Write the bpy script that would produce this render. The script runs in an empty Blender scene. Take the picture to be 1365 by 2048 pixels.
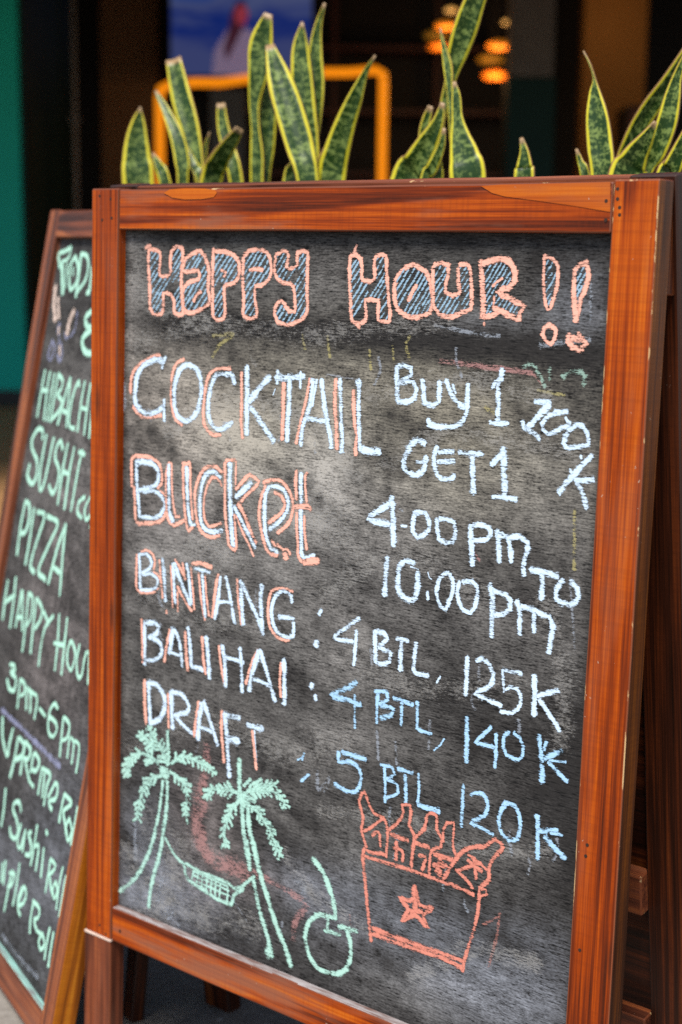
import bpy, bmesh, math, random
from mathutils import Vector, Matrix, noise
R = math.radians
random.seed(7)
scene = bpy.context.scene
col = scene.collection

# ------------------------------------------------------------------ camera
EYE = 0.985
CB = Matrix([[0.999944, -0.010409, -0.001849], [0.0, 0.174849, -0.984595], [0.010572, 0.98454, 0.174839]])                     # camera axes as columns
cd = bpy.data.cameras.new('camera'); cam = bpy.data.objects.new('camera', cd); col.objects.link(cam)
cam.matrix_world = Matrix.Translation((0, 0, EYE)) @ CB.to_4x4()
cd.sensor_fit = 'VERTICAL'; cd.sensor_height = 36.0; cd.lens = 54.21
cd.clip_start = 0.05; cd.clip_end = 400
cd.dof.use_dof = True; cd.dof.focus_distance = 1.44; cd.dof.aperture_fstop = 4.5
scene.camera = cam
# ------------------------------------------------------------------ light
w = bpy.data.worlds.new('World'); scene.world = w; w.use_nodes = True
nt = w.node_tree
sky = nt.nodes.new('ShaderNodeTexSky'); sky.sky_type = 'NISHITA'; sky.sun_disc = False
sky.sun_elevation = R(60); sky.sun_rotation = R(203)
bg = nt.nodes['Background']; bg.inputs['Strength'].default_value = 0.065
nt.links.new(sky.outputs[0], bg.inputs[0])
sd = bpy.data.lights.new('sun', 'SUN'); sun = bpy.data.objects.new('sun', sd); col.objects.link(sun)
sd.energy = 2.4; sd.angle = R(22); sd.color = (1.0, 0.95, 0.88)
az, el = R(203), R(60)                     # azimuth from +Y towards +X
sv = Vector((math.sin(az) * math.cos(el), math.cos(az) * math.cos(el), math.sin(el)))
sun.rotation_euler = sv.to_track_quat('Z', 'Y').to_euler(); sun.location = sv * 20
vs = scene.view_settings
vs.view_transform = 'Standard'; vs.look = 'None'; vs.gamma = 1; vs.use_curve_mapping = False
vs.exposure = 1.25
scene.render.engine = 'CYCLES'
scene.cycles.transparent_max_bounces = 48
scene.cycles.use_denoising = False
scene.cycles.use_adaptive_sampling = False
scene.cycles.sample_clamp_indirect = 3.0

# ------------------------------------------------------------------ helpers
def at(px, py, y):
    """world point on the plane Y = y that the photograph shows at (px, py)"""
    d = CB @ Vector(((px - 682.5) / 3084.1, (1024 - py) / 3084.1, -1))
    s = y / d.y
    return Vector((d.x * s, y, EYE + d.z * s))
def tag(o, label=None, cat=None, group=None, kind=None):
    if label: o['label'] = label
    if cat: o['category'] = cat
    if group: o['group'] = group
    if kind: o['kind'] = kind
    return o
def empty(name, loc, rot=None):
    o = bpy.data.objects.new(name, None); col.objects.link(o)
    o.empty_display_size = .05
    m = Matrix.Translation(loc)
    if rot is not None: m = m @ rot.to_4x4()
    o.matrix_world = m
    return o
def link(name, me, mats, parent=None, loc=(0, 0, 0), rot=None):
    o = bpy.data.objects.new(name, me); col.objects.link(o)
    for m in (mats if isinstance(mats, (list, tuple)) else [mats]): me.materials.append(m)
    if parent: o.parent = parent
    o.location = loc
    if rot: o.rotation_euler = rot
    return o
def mesh_of(bm, name, smooth=False):
    me = bpy.data.meshes.new(name); bm.to_mesh(me); bm.free()
    if smooth:
        for p in me.polygons: p.use_smooth = True
    return me
def box_bm(bm, c, s):
    r = bmesh.ops.create_cube(bm, size=1)
    for v in r['verts']: v.co = Vector((v.co.x * s[0] + c[0], v.co.y * s[1] + c[1], v.co.z * s[2] + c[2]))
    return r['verts']
def box(name, mat, parent, x0, x1, y0, y1, z0, z1, bev=.004):
    """plain bevelled box between two corners of the parent's space"""
    bm = bmesh.new(); c = ((x0+x1)/2, (y0+y1)/2, (z0+z1)/2)
    box_bm(bm, (0, 0, 0), (x1-x0, y1-y0, z1-z0))
    if bev: bmesh.ops.bevel(bm, geom=bm.edges[:], offset=bev, segments=2, affect='EDGES', profile=.5)
    return link(name, mesh_of(bm, name), mat, parent, c)
def beam(name, mats, parent, x0, x1, y0, y1, z0, z1, axis, bev=.0016, seed=0):
    """a sawn wooden bar, long axis along its own X (for the grain); edges slightly wavy, chamfer faces use mats[1]"""
    L, Wd, T = (x1-x0, z1-z0, y1-y0) if axis == 'x' else (z1-z0, x1-x0, y1-y0)
    bm = bmesh.new()
    box_bm(bm, (0, 0, 0), (L, T, Wd))
    bmesh.ops.bevel(bm, geom=bm.edges[:], offset=bev, segments=2, affect='EDGES', profile=.5, material=1)
    n = max(6, int(L / .035))
    for i in range(1, n):
        g = bm.verts[:] + bm.edges[:] + bm.faces[:]
        bmesh.ops.bisect_plane(bm, geom=g, plane_co=(-L/2 + L*i/n, 0, 0), plane_no=(1, 0, 0))
    for v in bm.verts:
        q = Vector((v.co.x*9 + seed*3.7, v.co.y*60, v.co.z*40 + seed))
        v.co.y += .0005*noise.noise(q); v.co.z += .0007*noise.noise(q + Vector((5, 9, 2)))
    c = ((x0+x1)/2, (y0+y1)/2, (z0+z1)/2)
    return link(name, mesh_of(bm, name), mats, parent, c, (0, R(-90), 0) if axis == 'z' else None)

# ------------------------------------------------------------------ materials
class NT:
    def __init__(s, name):
        s.m = bpy.data.materials.new(name); s.m.use_nodes = True; s.t = s.m.node_tree
        s.b = s.t.nodes['Principled BSDF']; s.out = s.t.nodes['Material Output']
    def n(s, typ, ins=None, **kw):
        nd = s.t.nodes.new(typ)
        for k, v in kw.items(): setattr(nd, k, v)
        for k, v in (ins or {}).items(): s.set(nd.inputs[k], v)
        return nd
    def set(s, sock, v):
        if isinstance(v, bpy.types.NodeSocket): s.t.links.new(v, sock)
        else: sock.default_value = v
    def math(s, op, a, b=0.0, c=0.0, clamp=False):
        nd = s.n('ShaderNodeMath', {0: a, 1: b, 2: c}, operation=op, use_clamp=clamp); return nd.outputs[0]
    def ss(s, v, lo, hi, a=0., b=1.):
        nd = s.n('ShaderNodeMapRange', {0: v, 1: lo, 2: hi, 3: a, 4: b}, interpolation_type='SMOOTHSTEP'); return nd.outputs[0]
    def mix(s, f, a, b):
        nd = s.n('ShaderNodeMix', data_type='RGBA'); s.set(nd.inputs[0], f)
        for k, v in ((6, a), (7, b)):
            s.set(nd.inputs[k], v if isinstance(v, bpy.types.NodeSocket) else (*v, 1) if len(v) == 3 else v)
        return nd.outputs[2]
    def ramp(s, f, stops):
        nd = s.n('ShaderNodeValToRGB', {0: f}); e = nd.color_ramp.elements
        while len(e) < len(stops): e.new(.5)
        for k, (p, c) in enumerate(stops): e[k].position = p; e[k].color = (*c, 1)
        return nd.outputs[0]
    def obj(s, scale=(1, 1, 1), rnd=True):
        tc = s.n('ShaderNodeTexCoord'); v = tc.outputs['Object']
        mp = s.n('ShaderNodeMapping', {0: v, 3: scale})
        if rnd:
            oi = s.n('ShaderNodeObjectInfo'); k = s.math('MULTIPLY', oi.outputs['Random'], 37.0)
            cb = s.n('ShaderNodeCombineXYZ', {0: k, 1: k, 2: k})
            ad = s.n('ShaderNodeVectorMath', {0: mp.outputs[0], 1: cb.outputs[0]}, operation='ADD'); return ad.outputs[0]
        return mp.outputs[0]
    def noise(s, vec, scale=1., detail=3., rough=.55, dist=0.):
        nd = s.n('ShaderNodeTexNoise', {'Vector': vec, 'Scale': scale, 'Detail': detail, 'Roughness': rough, 'Distortion': dist}); return nd.outputs[0]
    def bump(s, h, strength, dist=.001):
        nd = s.n('ShaderNodeBump', {'Strength': strength, 'Distance': dist, 'Height': h}); s.set(s.b.inputs['Normal'], nd.outputs[0])
    def fin(s, colr=None, rough=None, spec=None):
        if colr is not None: s.set(s.b.inputs['Base Color'], colr if isinstance(colr, bpy.types.NodeSocket) else (*colr, 1))
        if rough is not None: s.set(s.b.inputs['Roughness'], rough)
        if spec is not None: s.set(s.b.inputs['Specular IOR Level'], spec)
        return s.m

def wood(name, stops, rough=.42, rings=5., spec=.20, scuff_and_sheen=.3, ringamp=.30, knots=True):
    t = NT(name)
    p = t.obj((1.3, 13, 13))
    big = t.noise(p, .6, 2, .45)
    v = t.math('MULTIPLY', big, rings)
    fr = t.math('FRACT', v)
    ringd = t.math('MULTIPLY', t.ss(fr, .0, .86), t.ss(fr, .90, 1., 1., 0.))   # growth rings: slow rise, sharp fall
    fib = t.noise(t.obj((9, 520, 520)), 1., 3, .6)
    mid = t.noise(t.obj((1.3, 130, 130)), 1., 2, .5)
    slow = t.noise(t.obj((3.5, 30, 30)), 1., 3, .6)
    f = t.math('MULTIPLY_ADD', ringd, ringamp, t.math('MULTIPLY_ADD', mid, 1.55, t.math('MULTIPLY_ADD', fib, 1.25, t.math('MULTIPLY_ADD', slow, .8, -1.32 - ringamp*.5))))
    c = t.ramp(f, stops)
    # cross chatter marks left by the planer
    ch = t.noise(t.obj((300, 2, 4)), 1., 1, .5)
    c = t.mix(t.math('MULTIPLY', t.ss(ch, .45, .66), .18), c, stops[1][1])
    # greyish worn varnish patches, on the rails also a painted-in sky sheen
    wp = t.noise(t.obj((4, 24, 24)), 1., 4, .65)
    wf = t.math('MULTIPLY', t.ss(wp, .50, .70), scuff_and_sheen)
    c = t.mix(wf, c, (.23, .088, .05))
    if knots:
        vo = t.n('ShaderNodeTexVoronoi', {'Vector': t.obj((4.2, 20, 20)), 'Scale': 1.}, feature='F1')
        k = t.ss(vo.outputs['Distance'], .03, .13, 1., 0.)
        c = t.mix(t.math('MULTIPLY', k, .75), c, (.04, .012, .005))
    sp = t.math('MULTIPLY_ADD', wp, .35, t.noise(t.obj((150, 260, 260)), 1., 3, .6))
    c = t.mix(t.ss(sp, .935, .955), c, (.44, .33, .24))
    t.bump(t.math('ADD', fib, t.math('MULTIPLY', ch, .5)), .22, .0006)
    t.set(t.b.inputs['Coat Weight'], .03); t.set(t.b.inputs['Coat Roughness'], .3)
    return t.fin(c, t.math('MULTIPLY_ADD', wf, .3, rough), spec)

ORANGE = [(.0, (.060, .010, .002)), (.25, (.140, .019, .002)), (.52, (.300, .042, .001)), (.80, (.45, .080, .002)), (1., (.53, .120, .006))]
WALNUT = [(.0, (.040, .012, .007)), (.35, (.105, .030, .015)), (.65, (.20, .052, .022)), (1., (.36, .105, .03))]
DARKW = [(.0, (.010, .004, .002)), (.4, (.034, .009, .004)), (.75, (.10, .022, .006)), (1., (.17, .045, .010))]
M_frame = wood('varnished_pine', ORANGE, scuff_and_sheen=.25)
M_rail = wood('varnished_pine_rail', ORANGE, rings=6., scuff_and_sheen=.8, ringamp=.36)
M_leg = wood('stained_leg_wood', WALNUT, scuff_and_sheen=.5)
M_frame2 = wood('stained_frame_wood', WALNUT, rings=8., scuff_and_sheen=.75, ringamp=.6)
M_sidedark = wood('shaded_side_wood', [(.0, (.022, .010, .006)), (.4, (.06, .022, .010)), (.75, (.17, .050, .010)), (1., (.26, .09, .015))], scuff_and_sheen=.15)  # darker copy of the frame wood; paints shade onto the stile's outer side
M_dark = wood('dark_stained_wood', DARKW, scuff_and_sheen=.06)
M_side = wood('orange_side_wood', [(.0, (.05, .013, .002)), (.4, (.17, .045, .003)), (.7, (.34, .095, .004)), (1., (.45, .16, .01))], scuff_and_sheen=.1)  # more orange than the front faces; goes on one stile's side

def edge(name, base, lo):
    t = NT(name)
    nz = t.noise(t.obj((22, 90, 90)), 1., 4, .7)
    c = t.mix(t.ss(nz, lo, lo+.05), base, (.52, .33, .15))
    return t.fin(c, .6)
E_light = edge('chipped_edge', (.15, .034, .008), .66)
E_heavy = edge('worn_bare_edge', (.20, .045, .010), .57)
E_dark = edge('dark_edge', (.035, .012, .006), .70)

def dustledge():
    t = NT('chalk_dust_ledge')
    nz = t.noise(t.obj((30, 200, 200)), 1., 4, .6)
    c = t.mix(t.ss(nz, .3, .7), (.12, .06, .045), (.33, .31, .31))
    return t.fin(c, .9)
M_ledge = dustledge()
def mintledge():
    t = NT('mint_dust_ledge'); nz = t.noise(t.obj((20, 200, 200)), 1., 4, .6)
    return t.fin(t.mix(t.ss(nz, .3, .62), (.16, .16, .16), (.26, .52, .46)), .9)
M_ledge2 = mintledge()

def panel_mat():
    t = NT('chalkboard_paint')
    at_ = t.n('ShaderNodeVertexColor', layer_name='dust')
    grain = t.noise(t.obj((80, 1, 600), False), 1., 3, .65)
    fine = t.noise(t.obj((300, 1, 760), False), 1., 2, .6)
    wide = t.noise(t.obj((12, 1, 60), False), 1., 5, .7)
    am = at_.outputs['Alpha']
    # dust sits on the raised grain of the plywood
    k = t.math('MULTIPLY_ADD', t.math('SUBTRACT', grain, .5), 3.7, t.math('MULTIPLY_ADD', t.math('SUBTRACT', fine, .5), 2.7, t.math('MULTIPLY', t.math('SUBTRACT', wide, .5), 2.2)))
    f = t.math('MULTIPLY_ADD', k, t.math('MULTIPLY_ADD', am, 1.0, .06), t.math('MULTIPLY_ADD', am, 1.12, -.005))
    f = t.math('MAXIMUM', f, 0.0, clamp=True)
    gap = t.ss(grain, .36, .46)
    base = t.mix(gap, (.004, .004, .004), (.021, .019, .018))
    c = t.mix(f, base, at_.outputs['Color'])
    t.bump(grain, .35, .0008)
    return t.fin(c, .8, .2)
M_panel = panel_mat()

def chalk(name, colr, strength=1., lo=.28, hi=.90, tex=.95):
    t = NT(name)
    cv = t.n('ShaderNodeAttribute', attribute_name='cov').outputs['Fac']
    grain = t.noise(t.obj((80, 1, 600), False), 1., 3, .65)
    fine = t.noise(t.obj((300, 1, 760), False), 1., 2, .6)
    lump = t.noise(t.obj((70, 1, 90), False), 1., 3, .6)
    press = t.noise(t.obj((22, 1, 26), False), 1., 3, .6)
    v = t.math('MULTIPLY_ADD', t.math('SUBTRACT', press, .52), 1.5*tex, t.math('MULTIPLY_ADD', t.math('SUBTRACT', grain, .5), 2.9*tex, t.math('MULTIPLY_ADD', t.math('SUBTRACT', fine, .5), 2.2*tex, t.math('MULTIPLY_ADD', t.math('SUBTRACT', lump, .5), 1.7*tex, t.math('MULTIPLY', t.ss(cv, .0, .95), 1.16)))))
    a = t.math('MULTIPLY', t.ss(v, lo, hi), strength)
    c = t.mix(t.ss(v, lo, 1.35), tuple(x*.60 for x in colr), colr)
    t.set(t.b.inputs['Alpha'], a)
    return t.fin(c, .95, .1)
CH = {'S': chalk('salmon_chalk', (.88, .45, .34)), 'R': chalk('red_chalk', (.80, .29, .21), .85, .36, 1.0),
      'B': chalk('pale_blue_chalk', (.64, .79, .93)), 'M': chalk('mint_chalk', (.50, .80, .68), .85, .36, 1.0),
      'N': chalk('sky_blue_chalk', (.40, .64, .86), 1., .36, .95),
      'H': chalk('blue_hatching_chalk', (.36, .55, .70), .8, .5, 1.0)}
SM = {'Y': chalk('yellow_smudge', (.55, .48, .20), .5, .75, 1.5, 1.3), 'P': chalk('pink_smudge', (.58, .30, .28), .5, .65, 1.4, 1.2),
      'M': chalk('mint_smudge', (.42, .62, .52), .6, .65, 1.4, 1.2), 'R': chalk('red_smudge', (.6, .25, .2), .5, .65, 1.5, 1.2),
      'C': chalk('pale_smudge', (.42, .46, .52), .5, .65, 1.5, 1.2), 'L': chalk('lavender_smudge', (.38, .40, .58), .6, .45, 1.1), 'K': chalk('cream_chalk', (.80, .62, .52), .9, .35, .75)}
SM['B'] = SM['C']
SM['W'] = chalk('wiped_dust', (.40, .385, .36), .42, .70, 1.9, 1.1)
MINT2 = chalk('pale_mint_chalk', (.47, .80, .63), 1., .30, .80, .55)

def plain(name, c, rough=.6, var=.25, sc=6., spec=.4):
    t = NT(name); nz = t.noise(t.obj((sc, sc, sc)), 1., 4, .6)
    return t.fin(t.mix(nz, tuple(x*(1-var) for x in c), tuple(min(1, x*(1+var)) for x in c)), rough, spec)
def glow(name, c, s):
    t = NT(name); t.set(t.b.inputs['Emission Color'], (*c, 1)); t.set(t.b.inputs['Emission Strength'], s)
    return t.fin(c, .5)

def concrete():
    t = NT('worn_concrete')
    a = t.noise(t.obj((3, 3, 3), False), 1., 6, .65); b = t.noise(t.obj((90, 90, 90), False), 1., 4, .7)
    c = t.ramp(t.math('MULTIPLY_ADD', b, .55, t.math('MULTIPLY', a, .55)), [(.3, (.10, .088, .076)), (.55, (.20, .18, .155)), (.8, (.32, .295, .26))])
    sp = t.noise(t.obj((30, 30, 30), False), 1., 2, .5)
    c = t.mix(t.ss(sp, .70, .74), c, (.42, .40, .37))
    t.bump(b, .6, .003)
    return t.fin(c, .9, .3)
M_ground = concrete()
def deck():
    t = NT('deck_boards')
    tc = t.obj((1, 1, 1), False)
    xyz = t.n('ShaderNodeSeparateXYZ', {0: tc})
    fy = t.math('FRACT', t.math('MULTIPLY', xyz.outputs[1], 5.0))
    nz = t.noise(t.obj((1.2, 14, 1), False), 1., 5, .6)
    c = t.ramp(nz, [(.3, (.24, .115, .040)), (.7, (.50, .26, .105))])
    c = t.mix(t.ss(fy, .0, .05, .8, 0.), c, (.02, .012, .008))
    return t.fin(c, .55)
M_deck = deck()

# ------------------------------------------------------------------ ground
def sheet(name, x0, x1, y0, y1, z, mat):
    bm = bmesh.new()
    bm.faces.new([bm.verts.new(p) for p in ((x0, y0, z), (x1, y0, z), (x1, y1, z), (x0, y1, z))])
    return tag(link(name, mesh_of(bm, name), mat), kind='structure')
sheet('pavement', -60, 60, -60, 60, 0, M_ground)
sheet('wooden_deck', -9, 9, 3.4, 15, .004, M_deck)

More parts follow.
